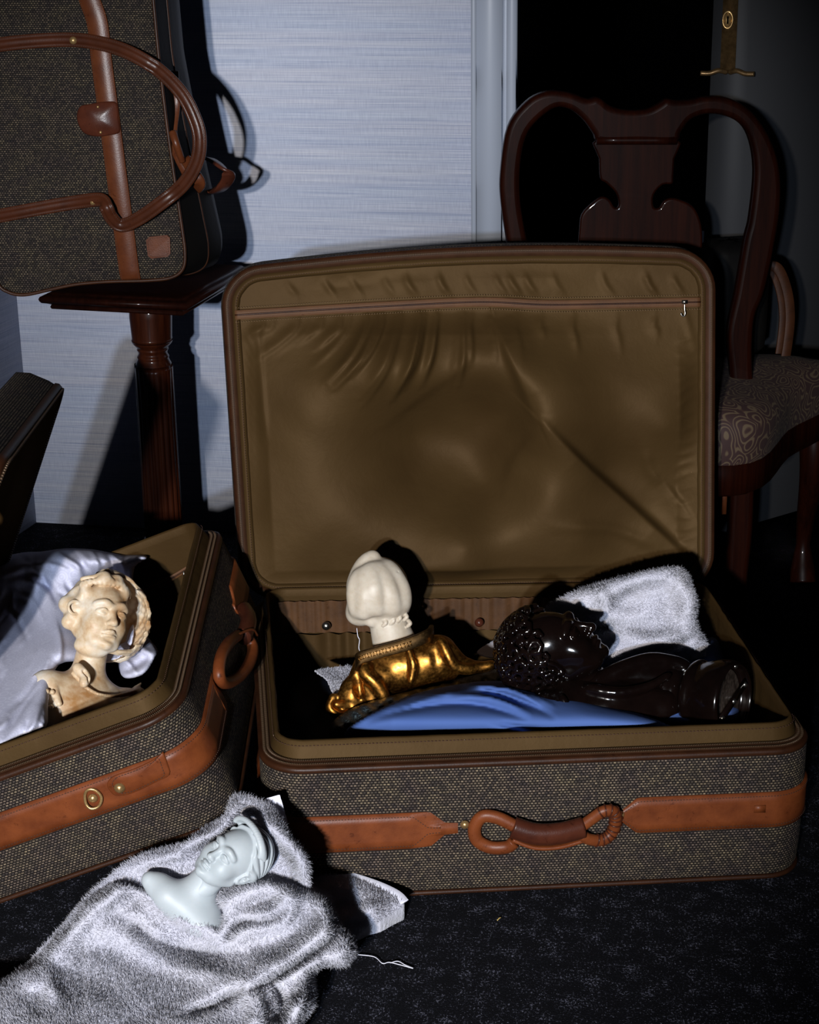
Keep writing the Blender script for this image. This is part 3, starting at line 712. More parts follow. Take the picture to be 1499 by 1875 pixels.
V, F = sweep(P, circ(.0155, 16, .0125), up=nf); mesh('grip', V, F, leather_dk if False else leather_dark, hd, label='dark brown leather grip')
P = smooth_path(fr([(936, 1526), (975, 1538), (1020, 1537), (1064, 1527)], [.016, .019, .019, .016]), 8)
V, F = sweep(P, rrect(.0025, .005, .001), up=nf); mesh('grip_seam', V, F, leather, hd)
P = smooth_path(fr([(938, 1500), (908, 1488), (882, 1488), (868, 1508), (872, 1532), (896, 1544), (925, 1541), (938, 1530)], [.018, .014, .011, .009, .009, .011, .015, .018]), 7)
V, F = sweep(P, circ(.0095, 10, .0075), up=nf); mesh('loop', V, F, leather, hd)
P = smooth_path(fr([(1062, 1500), (1082, 1484), (1100, 1471), (1118, 1473), (1124, 1492), (1118, 1518), (1100, 1530), (1075, 1526), (1062, 1518)], [.018, .020, .022, .020, .014, .010, .012, .016, .018]), 7)
V, F = sweep(P, circ(.0085, 10, .0070), up=nf); lo_ = mesh('loop', V, F, leather, hd)
rg = []
for i in range(12, 46, 3):
    if i < len(P)-1:
        T = unit(P[i+1]-P[i]); A = unit(np.cross(T, nf)); B = np.cross(T, A); a = np.arange(12)/12*2*math.pi
        C_ = P[i]+(np.cos(a)[:, None]*A*.0092+np.sin(a)[:, None]*B*.0076); rg.append(sweep(C_, circ(.0011, 5), up=T, closed=True))
V, F = join(rg); mesh('winding', V, F, leather_dark, lo_, kind='stuff')
V, F = box(onfront(1388, 1476, .0085)[0], (.016, .001, .011), [unit(W_right([[.7, 0, .1]])-W_right([[.6, 0, .1]]))[0]@rotm('Y', 0), nf, [0, 0, 1]])
mesh('leather_patch', V@np.eye(3), F, leather, case, smooth=False)
# inner pocket along the back wall, pleated, with two snaps
def bk(u, z, off=.0): return W_right([[u, RD-.024-off, z]])[0]
uu = np.linspace(.03, RL-.03, 150); zz = np.linspace(.03, RH-.055, 12); V = []; 
for u in uu:
    for z in zz:
        t = (z-.03)/(RH-.085); V.append(bk(u, z, .008+.0035*math.sin(u*160+2*math.sin(u*40))*(.3+t)+.004*math.sin(t*3.1)))
mesh('inner_pocket', np.array(V), grid_faces(len(uu), len(zz)), lining_m, case)
V = []
zz = np.linspace(RH-.052, RH+.004, 8)
for u in uu:
    for z in zz: V.append(bk(u, z, .010+.0020*math.sin(u*330+2*math.sin(u*70))))
mesh('pleated_band', np.array(V), grid_faces(len(uu), len(zz)), mat_leather('pleated_fabric', (.07, .030, .010), (.040, .017, .006), (.5, .4, .3), .6), case)
for px, py in ((597, 1146), (877, 1140)):
    p = Pp(px, py, bk(.3, .1, .022), [0, 1, 0]); rivet('snap', p, (0, -1, .1), .0065, case, steel if px < 700 else leather_dark)

# --- lid of the right suitcase, standing open
lt = 2.87
lid_q = [Pz(446, 1096, RH+.004), Pz(1303, 1078, RH+.004), Py(1306, 462, lt), Py(407, 497, lt)]
LW, LH = .77, .55
ln_ = unit(np.cross(lid_q[1]-lid_q[0], lid_q[3]-lid_q[0])); ln_ = ln_ if ln_[1] > 0 else -ln_     # backwards
def W_lid(P):
    P = np.asarray(P, float); u = (P[:, 0]/LW)[:, None]; v = (P[:, 1]/LH)[:, None]; q = lid_q
    b = q[0]*(1-u)*(1-v)+q[1]*u*(1-v)+q[2]*u*v+q[3]*(1-u)*v
    # the long top edge bows up a little
    b = b + np.array([0, 0, 1.])*(.020*np.sin(math.pi*np.clip(u, 0, 1))*v*v)
    return b+ln_*(-P[:, 2:3])
lid = thing('lid', '', '', W_lid([[LW/2, 0, 0]])[0]); del lid['label']; del lid['category']
lid.location = np.array(lid.location)-np.array(case.location); lid.parent = case
lr = .060
V, F, U = loft([(.0, -.004), (-.006, -.02), (-.010, -.05), (-.006, -.085), (.01, -.10), (.05, -.104), (.20, -.104), (.274, -.104)], LW, LH, lr, W_lid); mesh('shell', V, F, tweed, lid, U)
V, F, U = loft([(-.004, -.010), (-.0048, -.005), (-.003, -.001), (.001, .001)], LW, LH, lr, W_lid); mesh('rim_binding', V, F, piping_m, lid)
V, F, U = loft([(.0005, .001), (.003, .003), (.007, .002), (.010, -.001), (.012, -.004)], LW, LH, lr, W_lid); zt = mesh('zipper', V, F, tape_m, lid)
P = rr_loop(LW, LH, lr, .0035); Q = W_lid(np.c_[P, np.full(len(P), .004)]); a = teeth_along(Q, np.broadcast_to(-ln_, Q.shape)); mesh('teeth', a[0], a[1], teeth_m, zt, smooth=False, kind='stuff')
V, F, U = loft([(.0115, -.003), (.0155, .002, .0010), (.0205, .001, .0012), (.023, -.006, .001)], LW, LH, lr, W_lid); sm = mesh('collar', V, F, lining_m, lid)
P = rr_loop(LW, LH, lr, .018); Q = W_lid(np.c_[P, np.full(len(P), .0035)]); add_stitch('stitching', [(Q, np.broadcast_to(-ln_, Q.shape))], lid, thread_dk, lift=.001)
# lining sheet: folds pulled from the pocket mouth and from the right side
def lid_h(x, y):
    h = tps([(430, 570, 0), (640, 575, 0), (860, 560, .004), (1100, 552, 0), (1280, 560, 0), (440, 800, 0), (1290, 800, 0), (445, 1060, 0), (650, 1070, 0), (900, 1070, 0), (1100, 1070, 0), (1290, 1050, 0),
             (860, 500, .0), (520, 500, 0), (1200, 490, 0), (560, 760, .014), (700, 640, .030), (760, 800, -.016), (890, 890, -.012), (900, 640, .024), (930, 760, .0), (985, 765, .026), (1100, 700, .012),
             (1110, 860, -.002), (1190, 940, -.008), (1000, 900, .018), (650, 950, .012), (850, 1000, .018), (1060, 980, .012), (1210, 780, .010)])(x, y)
    k_ = np.clip(np.abs(y-560)/np.where(y < 560, 60, 150), 0, 1); h *= 2.5*k_*k_*(3-2*k_)*np.where(y < 560, .5, 1)
    h += .012*np.clip((y-572)/40, 0, 1)*np.exp(-((y-610)/60)**2)*np.exp(-((x-800)/260)**2)
    h += crease(x, y, [(905, 585), (930, 650), (978, 762)], .016, 40, 10)
    h += crease(x, y, [(980, 765), (1060, 845), (1150, 925), (1270, 1035)], .020, 9, 46)
    h += crease(x, y, [(985, 790), (950, 830), (925, 890)], .005, 22, 10)
    h += crease(x, y, [(1215, 885), (1250, 930), (1285, 985)], .007, 8, 26)
    h += crease(x, y, [(1215, 885), (1190, 860), (1180, 820)], .004, 12)
    h += crease(x, y, [(870, 640), (830, 680), (760, 730), (700, 780)], .004, 10, 20)
    h += crease(x, y, [(1010, 960), (1110, 965), (1200, 1000)], .005, 12)
    for i, x0 in enumerate((484, 566, 625, 688, 727, 776, 850, 470, 500, 545, 590, 640, 672, 702, 735, 768, 800, 838, 862, 900, 945, 990, 1050, 1130, 1200)):
        d = (x0-880)*.35 if x0 < 900 else 8; ln = 60+90*math.exp(-((x0-760)/110.)**2)+20*math.sin(i*2.3)
        h += crease(x, y, [(x0, 578), (x0-3, 600), (x0+d*.4*(ln/120), 578+ln*.6), (x0+d*(ln/120), 578+ln)], (.0026+.0062*math.exp(-((x0-760)/110.)**2))*(.45+1.1*abs(math.sin(i*5.3+1))), 4.0+2*abs(math.sin(i*2.9)), 8+4*abs(math.sin(i*3.7)), .3)
    for i, x0 in enumerate((520, 590, 640, 700, 740, 800, 850, 905, 930, 960, 1010, 1100, 1180, 1230)):
        h += crease(x, y, [(x0, 498+5*math.sin(i)), (x0+8, 520), (x0+24, 542)], .0028+.001*math.sin(i*1.7), 5, 8, .3)
    for i, y0 in enumerate(range(610, 1040, 23)):
        h += crease(x, y, [(1288, y0), (1262, y0+10+6*math.sin(i)), (1240, y0+16)], .0022, 4.5)
        h += crease(x, y, [(446, y0), (458, y0+18), (466, y0+44)], .0020, 5)
    h += crease(x, y, [(470, 590), (478, 700), (486, 800)], .004, 6, 12)
    h += crease(x, y, [(1250, 560), (1268, 620), (1284, 660)], .004, 8)
    h += crease(x, y, [(640, 1048), (800, 1036), (960, 1046)], .006, 20, 9)
    h += .0010*np.sin(x*.05+np.sin(y*.02)*2)*np.sin(y*.031)
    return h
nu, nv = 300, 200
u, v = np.meshgrid(np.linspace(0, 1, nu), np.linspace(0, 1, nv), indexing='ij')
# rounded corners: pull the square grid onto the rounded outline
i_ = .0215; cxl, cyl = LW/2, LH/2; hx, hy = LW/2-i_, LH/2-i_; X = (u*2-1); Y = (v*2-1)
rr_ = .037; 
def rnd(X, Y):
    x = X*hx; y = Y*hy; ex = np.maximum(np.abs(x)-(hx-rr_), 0); ey = np.maximum(np.abs(y)-(hy-rr_), 0); m_ = np.maximum(ex, ey); l = np.hypot(ex, ey)+1e-9
    k = np.where((ex > 0) & (ey > 0), m_/l, 1.); return np.sign(x)*(np.minimum(np.abs(x), hx-rr_)+ex*k), np.sign(y)*(np.minimum(np.abs(y), hy-rr_)+ey*k)
x, y = rnd(X, Y)
L0 = np.stack([cxl+x, cyl+y, np.full(x.shape, -.006)], -1).reshape(-1, 3)
px = proj(W_lid(L0)); edge = np.minimum(1, np.minimum(np.minimum(u, 1-u), np.minimum(v, 1-v))*22).reshape(-1)
L0[:, 2] += lid_h(px[:, 0], px[:, 1])*edge
mesh('lining', W_lid(L0), grid_faces(nu, nv)[:, ::-1], lining_m, lid)
# pocket zipper across the lid
zp = smooth_path([(430, 577), (560, 569), (720, 560), (880, 553), (1000, 558), (1140, 556), (1282, 553)], 12)
def on_lid(x, y, off): return Pp(x, y, W_lid([[LW/2, LH*.8, off]])[0], ln_)
Q = on_lid(zp[:, 0], zp[:, 1], .011); V, F = sweep(Q, rrect(.0008, .0075, .0004), up=-ln_); 
V, F = sweep(Q, rrect(.0075, .0010, .0004), up=-ln_)
pz = mesh('pocket_zipper', V, F, mat_leather('tan_tape', (.085, .036, .013), (.065, .027, .010), (.6, .5, .5), .6), lid)
V, F = sweep(Q-ln_*.0015, circ(.0014, 6), up=-ln_); mesh('coil', V, F, piping_m, pz)
Q2 = on_lid(zp[:, 0], zp[:, 1]-13, .010); Q3 = on_lid(zp[:, 0], zp[:, 1]+13, .010)
add_stitch('stitching', [(Q2, np.broadcast_to(-ln_, Q2.shape)), (Q3, np.broadcast_to(-ln_, Q3.shape))], lid, thread_m, lift=.0030)
V, F = box(on_lid(1253, 553, .015), (.009, .004, .006), [unit(lid_q[1]-lid_q[0]), ln_, [0, 0, 1]]); V2 = on_lid(np.array([1253, 1253, 1254, 1252, 1248, 1246]), np.array([556, 566, 574, 579, 578, 573]), .017)
a = sweep(smooth_path(V2, 4), circ(.0011, 6)); V, F = join([(V, F), a]); mesh('zipper_pull', V, F, steel, pz)

# --- left suitcase: tipped over to its left, resting against the right one
LP = np.array([-0.234, 2.129, 0.145]); 
def rot3(a, b, c):
    ca, sa, cb, sb_, cc, sc_ = np.cos(a), np.sin(a), np.cos(b), np.sin(b), np.cos(c), np.sin(c)
    return np.array([[ca, -sa, 0], [sa, ca, 0], [0, 0, 1]])@np.array([[1, 0, 0], [0, cb, -sb_], [0, sb_, cb]])@np.array([[cc, 0, sc_], [0, 1, 0], [-sc_, 0, cc]])
ML = rot3(-.003, .07, -.373); SL, SD, SH = .405, .594, .193
def W_left(P): P = np.asarray(P, float); return LP+(P-np.array([SL, 0, 0]))@ML.T
case2 = thing('suitcase', 'open brown tweed suitcase tipped to its left, holding the amber alabaster bust', 'suitcase', W_left([[0, SD/2, 0]])[0])
sh, li, co = suit_base(case2, SL, SD, SH, .055, W_left, lean=.024)
lx, ly, lz = ML.T
S_L = 2*(SL+SD)-8*.055+2*math.pi*.055
V, F, top, bot = band(SL, SD, .055, W_left, S_L-.5*SL-.30, S_L+.5*SL-.055+.5*math.pi*.055+.16, .086, .138)
o = mesh('leather_band', V, F, leather, case2, label='tan leather band'); add_stitch('stitching', [(top, nrm_out(top, W_left, SL, SD)), (bot, nrm_out(bot, W_left, SL, SD))], o, thread_dk)
V, F, top, bot = band(SL, SD, .055, W_left, .5*SL-.055+.5*math.pi*.055+.38, S_L*.5-.03, .086, .138, tip0=.03)
o = mesh('leather_band', V, F, leather, case2, label='tan leather band')
def on_lf(px, py, out=.004): return Pp(px, py, W_left([[.1, 0, .1]])[0], ly)-ly*out
fl_ = -ly
# round-ended overlap tab with a rivet, and a keeper ring
tab = [(205, 1418), (216, 1412), (240, 1404), (268, 1392), (292, 1379), (300, 1372), (308, 1392), (312, 1412), (290, 1424), (262, 1438), (236, 1448), (214, 1450), (202, 1440), (198, 1428)]
tb = smooth_path(tab, 3, True); A = np.array([on_lf(x, y, .0092) for x, y in tb]); c0 = A.mean(0)
V = np.concatenate([A+ly*.003, A, c0+(A-c0)*.96-ly*.0012, [c0-ly*.0012]]); n_ = len(A); i0 = np.arange(n_); i1 = (i0+1) % n_
F = np.concatenate([np.stack([i0, i1, i1+n_, i0+n_], -1), np.stack([i0+n_, i1+n_, i1+2*n_, i0+2*n_], -1), np.stack([i0+2*n_, i1+2*n_, np.full(n_, 3*n_), np.full(n_, 3*n_)], -1)])
tb_o = mesh('overlap_tab', V, F, leather, case2, smooth=False)
Q = c0+(A-c0)*.82-ly*.0016; add_stitch('stitching', [(np.concatenate([Q, Q[:1]]), np.broadcast_to(-ly, (n_+1, 3)))], tb_o, thread_dk)
rivet('rivet', on_lf(221, 1435, .0105), fl_, .0066, case2)
P = np.array([on_lf(x, y, o_+.004) for x, y, o_ in [(158, 1446, .006), (160, 1462, .008), (170, 1470, .010), (184, 1466, .009), (188, 1452, .007), (178, 1440, .006), (165, 1438, .006)]])
V, F = sweep(smooth_path(P, 6, True), circ(.0021, 8), up=fl_, closed=True); mesh('ring', V, F, brass, case2)
rivet('rivet', on_lf(172, 1455, .0085), fl_, .0058, case2)
# handle on the right-hand side
def on_rf(px, py, out=.004): return Pp(px, py, W_left([[SL, .1, .1]])[0], lx)+lx*out
h2 = thing('handle', '', '', on_rf(410, 1180, .02)); del h2['label']; del h2['category']; h2.location = np.array(h2.location)-np.array(case2.location); h2.parent = case2
P = smooth_path([on_rf(x, y, o_) for x, y, o_ in [(412, 1172, .02), (392, 1188, .022), (380, 1214, .02), (382, 1244, .016), (398, 1256, .012), (420, 1246, .014), (434, 1222, .02), (438, 1196, .022), (430, 1174, .02)]], 7)
V, F = sweep(P, circ(.0088, 10), up=lx); mesh('loop', V, F, leather, h2)
P = smooth_path([on_rf(x, y, o_) for x, y, o_ in [(420, 1176, .022), (424, 1158, .026), (428, 1140, .024), (432, 1122, .014)]], 7)
V, F = sweep(P, circ(.0135, 12, .012), up=lx); mesh('grip', V, F, leather_dark, h2)
P = smooth_path([on_rf(x, y, o_) for x, y, o_ in [(404, 1174, .026), (420, 1167, .036), (438, 1176, .030)]], 5); V, F = sweep(P, circ(.0022, 6)); mesh('cord', V, F, leather, h2)
# inner side pocket with zipper on the back wall
zpt = smooth_path([(246, 1094), (280, 1076), (315, 1058), (345, 1040)], 8)
def on_lb(x, y, off=.02): return Pp(x, y, W_left([[.1, SD-.02-off, .1]])[0], ly)
Q = on_lb(zpt[:, 0], zpt[:, 1], .010); V, F = sweep(Q, rrect(.0045, .0010, .0004), up=-ly); pz = mesh('pocket_zipper', V, F, MATS['tan_tape'], case2)
V, F = sweep(Q-ly*.0012, circ(.0012, 6), up=-ly); mesh('coil', V, F, piping_m, pz)
a = on_lb(np.array([336, 337, 338, 336]), np.array([1046, 1056, 1064, 1070]), .014); V, F = sweep(a, circ(.0014, 6)); mesh('zipper_pull', V, F, steel, pz)
# lid of the left suitcase, hinged on its left side
Hf = W_left([[0, SD, SH+.004]])[0]; Hn = W_left([[0, 0, SH+.004]])[0]
K = Pp(118, 700, Hf, ly); qd = unit(K-Hf); KL = np.linalg.norm(K-Hf)
lidn = unit(np.cross(qd, ly)); lidn = lidn if lidn[0] < 0 else -lidn            # outwards = away from the case
lt2 = unit(np.array([.05, -.98, .09]))
def W_lid2(P): P = np.asarray(P, float); return Hf+P[:, :1]*lt2+P[:, 1:2]*qd-P[:, 2:3]*lidn
lid2 = thing('lid', '', '', Hf-np.array(case2.location)); del lid2['label']; del lid2['category']; lid2.parent = case2
V, F, U = loft([(.0, -.004), (-.004, -.02), (-.006, -.05), (.0, -.07), (.02, -.078), (.05, -.08), (.2, -.08)], SD, KL, .05, W_lid2); mesh('shell', V, F, tweed, lid2, U)
V, F, U = loft([(-.004, -.010), (-.005, -.004), (-.002, .001), (.003, .002)], SD, KL, .05, W_lid2); mesh('rim_binding', V, F, piping_m, lid2)
P = rr_loop(SD, KL, .05, .002); Q = W_lid2(np.c_[P, np.full(len(P), .003)]); a = teeth_along(Q, np.broadcast_to(-lidn, Q.shape), .0042, (.0022, .005, .003)); mesh('teeth', a[0], a[1], teeth_m, lid2, smooth=False, kind='stuff')
V, F, U = loft([(.003, .002), (.012, .0), (.014, -.03), (.02, -.070), (.06, -.072), (.19, -.072)], SD, KL, .05, W_lid2); mesh('lining', V, F, lining_m, lid2)
print('K len', KL, K, qd)

# ---------------------------------------------------------------- pedestal
c4 = [Pz(85, 538, .62), Pz(360, 552, .62), Pz(445, 482, .62)]; c4.append(c4[0]+c4[2]-c4[1])
ex = unit(c4[1]-c4[0]); ey = np.cross([0, 0, 1.], ex); WP, DP = np.linalg.norm(c4[1]-c4[0]), np.linalg.norm(c4[2]-c4[1])
pcn = (c4[0]+c4[2])/2; pcn[2] = 0
ped = thing('pedestal', 'slim dark mahogany pedestal stand with fluted column against the pale wall', 'pedestal', pcn)
def sq(levels):
    V = []
    for s_, z in levels:
        for a, b in ((-1, -1), (1, -1), (1, 1), (-1, 1)):
            V.append(pcn+ex*a*(WP/2-s_)+ey*b*(DP/2-s_)+np.array([0, 0, z]))
    n = len(levels); F = []
    for i in range(n-1):
        for k in range(4): F.append([i*4+k, i*4+(k+1) % 4, i*4+4+(k+1) % 4, i*4+4+k])
    F += [[0, 3, 2, 1], [4*n-4, 4*n-3, 4*n-2, 4*n-1]]; return np.array(V), np.array(F)
V, F = sq([(.026, .586), (.018, .588), (.016, .592), (.018, .596), (.012, .599), (.005, .601), (.002, .605), (.001, .609), (.003, .613), (.009, .615), (.013, .6155), (.015, .618), (.019, .6195), (.024, .620)])
mesh('table_top', V, F, wood_dk, ped, smooth=False)
r0 = .0385
prof = [(0, .588), (r0, .588), (r0, .505), (r0*1.02, .500), (r0*.97, .494), (.031, .487), (.029, .484), (.0305, .482), (.029, .479), (.0275, .474), (.0295, .470), (.031, .467), (.030, .463), (.033, .456), (.0365, .448), (.0368, .440), (.0372, .30), (.038, .16), (.038, .10)]
def fl_(a, z):
    k = np.clip((.436-z)/.012, 0, 1)*np.clip((z-.10)/.02, 0, 1); return -k*.0042*(1-np.abs(np.sin(a*9)))**1.2*np.ones_like(a*z)
pr = smooth_path(np.array(prof), 2)
V, F = lathe(pr[::-1], 144, pcn, flute=fl_); mesh('column', V, F, ped_wood, ped)
V, F = lathe([(0, .0), (.09, 0), (.095, .006), (.092, .014), (.075, .024), (.055, .04), (.046, .06), (.042, .085), (.038, .10), (0, .10)], 48, pcn); mesh('foot', V, F, ped_wood, ped)

# ---------------------------------------------------------------- upright bag on the pedestal
fn = np.array([.10, 1, -.05]); fn = unit(fn); FP0 = Py(200, 510, 3.20)
def on_f(x, y, out=0): return Pp(np.asarray(x, float), np.asarray(y, float), FP0, fn)-fn*np.asarray(out, float)[..., None]
bag = thing('travel_bag', 'brown tweed travel bag with looped leather handles standing on the pedestal', 'bag', FP0+np.array([-.12, .1, .0]))
oc = smooth_path([(-150, -160), (60, -170), (245, -165), (272, -130), (277, -40), (284, 40), (292, 120), (304, 220), (318, 320), (330, 400), (338, 460), (334, 492), (312, 508), (270, 513), (200, 515), (140, 520), (90, 530), (45, 539), (15, 534), (-6, 515), (-40, 440), (-90, 300), (-120, 100)], 7, True)
cen = np.array([100, 180.])
def ring(k, out, dx=0., dep=0.):
    P = cen+(oc-cen)*k; Q = on_f(P[:, 0], P[:, 1], np.full(len(P), out)); low = np.clip((P[:, 1]-100)/350, 0, 1)
    rt = np.clip((P[:, 0]-100)/150, 0, 1)
    Q = Q+np.array([1., 0, 0])*(dx*(.35+.65*low)*rt)[:, None]+fn*dep
    Q[:, 2] = np.maximum(Q[:, 2], .6225) if dep > 0.03 else Q[:, 2]
    uv = P/1030.; uv = np.stack([uv[:, 0]+dep, -uv[:, 1]+dep*0], -1); return Q, uv
R = [ring(.0005, .016), ring(.3, .015), ring(.6, .011), ring(.85, .006), ring(.97, .002), ring(1.0, -.004)]
V = np.array([q[0] for q in R]); U = np.array([q[1] for q in R]); n_ = len(oc)
def loopF(m, n_): i, j = np.meshgrid(np.arange(m-1), np.arange(n_), indexing='ij'); return np.stack([i*n_+j, i*n_+(j+1) % n_, (i+1)*n_+(j+1) % n_, (i+1)*n_+j], -1).reshape(-1, 4)
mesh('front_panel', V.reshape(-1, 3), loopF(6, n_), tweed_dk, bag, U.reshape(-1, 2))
R = [ring(1.0, -.002), ring(1.0, 0, .012, .02), ring(1.0, 0, .03, .05), ring(1.0, 0, .045, .10), ring(.99, 0, .04, .15), ring(.95, 0, .03, .18), ring(.3, 0, 0, .185)]
V = np.array([q[0] for q in R]); U = np.array([q[1] for q in R])
blk = mat_lining('black_canvas', (.003, .0028, .0028), (.005, .0045, .004)); mesh('gusset', V.reshape(-1, 3), loopF(7, n_), blk, bag, U.reshape(-1, 2), label='near-black canvas gusset')
Q, _ = ring(1.002, .000); V, F = sweep(Q, circ(.0032, 8), up=-fn, closed=True); mesh('piping', V, F, piping_m, bag)
Q, _ = ring(1.0, 0, .030, .055); V, F = sweep(Q, circ(.0028, 8), up=-fn, closed=True); mesh('piping', V, F, piping_m, bag)
_oa = np.arctan2(oc[:, 1]-cen[1], oc[:, 0]-cen[0]); _or = np.hypot(oc[:, 1]-cen[1], oc[:, 0]-cen[0]); _so = np.argsort(_oa)
def bulge(x, y):
    x = np.asarray(x, float)-cen[0]; y = np.asarray(y, float)-cen[1]; k = np.hypot(x, y)/np.interp(np.arctan2(y, x), _oa[_so], _or[_so], period=2*math.pi)
    return np.interp(k, [0, .3, .6, .85, .97, 1.0], [.016, .015, .011, .006, .002, -.004])+.001
def ribbon(name, pts, wpx, out, mat=bag_leather, parent=bag, th=.0016, st=True, n=8):
    P = smooth_path(np.array([(p[0], p[1], p[2] if len(p) > 2 else 0) for p in pts], float), n)
    Q = on_f(P[:, 0], P[:, 1], bulge(P[:, 0], P[:, 1])+out+P[:, 2]); hw = wpx/1030./2
    if th > .002: sec = np.array([(-hw, -th), (hw, -th), (hw, th*.2), (hw*.72, th*.35), (hw*.60, th*.1), (hw*.42, th*1.0), (hw*.2, th*1.35), (-hw*.2, th*1.35), (-hw*.42, th*1.0), (-hw*.60, th*.1), (-hw*.72, th*.35), (-hw, th*.2)])
    else: sec = rrect(hw, th, th*.6)
    V, F = sweep(Q, sec, up=-fn); o = mesh(name, V, F, mat, parent)
    if st:
        T = tangents(Q); A = unit(np.cross(T, -fn)); pp = [(Q+A*(hw-.0028)*s_-fn*th, np.broadcast_to(-fn, Q.shape)) for s_ in (-1, 1)]
        add_stitch('stitching', pp, o, thread_dk)
    return o
ribbon('centre_strap', [(150, -120), (163, -20), (182, 40), (190, 110), (202, 200), (215, 300), (225, 380), (233, 450), (240, 512)], 38, .002)
# the loop strap: riveted across the front, standing off beyond the edge
hp_ = [(-80, 100, 0), (-20, 85, 0), (60, 75, 0), (140, 72, .002), (200, 80, .014), (250, 96, .028), (300, 125, .042), (345, 168, .052), (370, 215, .056), (378, 252, .056), (371, 292, .052), (345, 333, .044), (300, 370, .030), (260, 397, .018), (228, 409, .012), (212, 392, .020), (206, 374, .026), (192, 362, .012), (150, 367, .002), (90, 377, 0), (0, 394, 0), (-60, 405, 0)]
ribbon('handle', hp_, 25, .006, mat_leather('handle_leather', (.050, .014, .006), (.032, .009, .004), (.4, .3, .3), .34), th=.0030, n=7)
for x, y in ((142, 73), (177, 366)): rivet('rivet', on_f(x, y, bulge(x, y)+.009+.003), -fn, .0058, bag)
# dark tab over the strap
tbp = smooth_path([(218, 187), (222, 215), (224, 240), (205, 246), (180, 248), (158, 240), (147, 216), (152, 194), (170, 189), (195, 185)], 4, True)
tc = tbp.mean(0); A = np.array([on_f(x, y, bulge(x, y)+.006) for x, y in tbp]); A2 = np.array([on_f(*(tc+(np.array([x, y])-tc)*.92), bulge(x, y)+.009) for x, y in tbp]); n_ = len(A); c0 = on_f(*tc, bulge(*tc)+.0105)
V = np.concatenate([A+fn*.004, A, A2, [c0]]); i0 = np.arange(n_); i1 = (i0+1) % n_
F = np.concatenate([np.stack([i0, i1, i1+n_, i0+n_], -1), np.stack([i0+n_, i1+n_, i1+2*n_, i0+2*n_], -1), np.stack([i0+2*n_, i1+2*n_, np.full(n_, 3*n_), np.full(n_, 3*n_)], -1)])
tb_ = mesh('tab', V, F, leather_dark, bag, label='dark brown leather tab with two small pins')
for x, y in ((186, 194), (191, 240)): rivet('pin', on_f(x, y, .0255), -fn, .0022, tb_)
for dx, nm in ((0, 'leather_patch'),):
    pq = smooth_path([(272, 432), (310, 430), (314, 466), (276, 471)], 1, True); A = np.array([on_f(x, y, bulge(x, y)+.004) for x, y in ((270, 438), (276, 432), (308, 429), (313, 434), (314, 463), (309, 469), (279, 472), (273, 467))])
    V = np.concatenate([A, A+fn*.006]); F = [list(range(8)), list(range(15, 7, -1))]+[[i, (i+1) % 8, 8+(i+1) % 8, 8+i] for i in range(8)]
    o = mesh(nm, V, F, bag_leather, bag, smooth=False); Q = A.mean(0)+(A-A.mean(0))*.84-fn*.0002; add_stitch('stitching', [(np.concatenate([Q, Q[:1]]), np.broadcast_to(-fn, (9, 3)))], o, thread_dk)
# straps and buckle piece on the gusset
def deep(pts): return np.array([Py(x, y, d_) for x, y, d_ in pts])
P = smooth_path(deep([(318, 130, 3.24), (321, 190, 3.24), (316, 240, 3.22), (322, 275, 3.20), (338, 310, 3.19), (352, 335, 3.20)]), 6); V, F = sweep(P, rrect(.0085, .002, .001), up=-fn); mesh('side_strap', V, F, bag_leather, bag)
P = smooth_path(deep([(316, 242, 3.17), (322, 262, 3.16), (329, 282, 3.165), (334, 296, 3.17)]), 5); V, F = sweep(P, circ(.0075, 8), up=-fn, scale=np.interp(np.arange(len(P)), [0, len(P)-1], [1, .75])); mesh('strap_end', V, F, bag_leather, bag)
P = smooth_path(deep([(340, 292, 3.18), (354, 315, 3.16), (366, 335, 3.16), (360, 345, 3.18)]), 5); V, F = sweep(P, rrect(.010, .004, .002), up=-fn); mesh('strap_end', V, F, bag_leather, bag)
P = smooth_path(deep([(352, 288, 3.30), (385, 292, 3.27), (412, 312, 3.25), (418, 325, 3.26), (404, 345, 3.28), (380, 352, 3.30), (362, 340, 3.32)]), 6); V, F = sweep(P, rrect(.012, .003, .001), up=[0, .3, 1]); mesh('handle', V, F, leather_dark, bag)

# ---------------------------------------------------------------- chair
def plate(name, outer, holes, d, th, bev, mat, parent, n=5, tilt=0.):
    cu = bpy.data.curves.new(name, 'CURVE'); cu.dimensions = '2D'; cu.fill_mode = 'BOTH'; cu.extrude = th/2-bev; cu.bevel_depth = bev; cu.bevel_resolution = 3; cu.offset = -bev
    for pl in [outer]+holes:
        P = smooth_path(pl, n, True); W3 = Py(P[:, 0], P[:, 1], d); s_ = cu.splines.new('POLY'); s_.points.add(len(P)-1); s_.use_cyclic_u = True
        for q, p in zip(s_.points, W3): q.co = (p[0], p[2], 0, 1)
    o = bpy.data.objects.new(name, cu); COL.objects.link(o); dg = bpy.context.evaluated_depsgraph_get(); me = bpy.data.meshes.new_from_object(o.evaluated_get(dg)); bpy.data.objects.remove(o)
    V = np.zeros(len(me.vertices)*3); me.vertices.foreach_get('co', V); V = V.reshape(-1, 3); Fs = [list(p.vertices) for p in me.polygons]; bpy.data.meshes.remove(me)
    V = np.stack([V[:, 0], d-V[:, 2]+tilt*(V[:, 1]-.45), V[:, 1]], -1); ob = mesh(name, V, Fs, mat, parent)
    me = ob.data; me.set_sharp_from_angle(angle=math.radians(50)) if hasattr(me, 'set_sharp_from_angle') else None
    return ob
CD = 3.15
chair = thing('chair', 'dark mahogany chair with scrolled back splat behind the open lid', 'chair', Py(1165, 1130, CD)*np.array([1, 1, 0]))
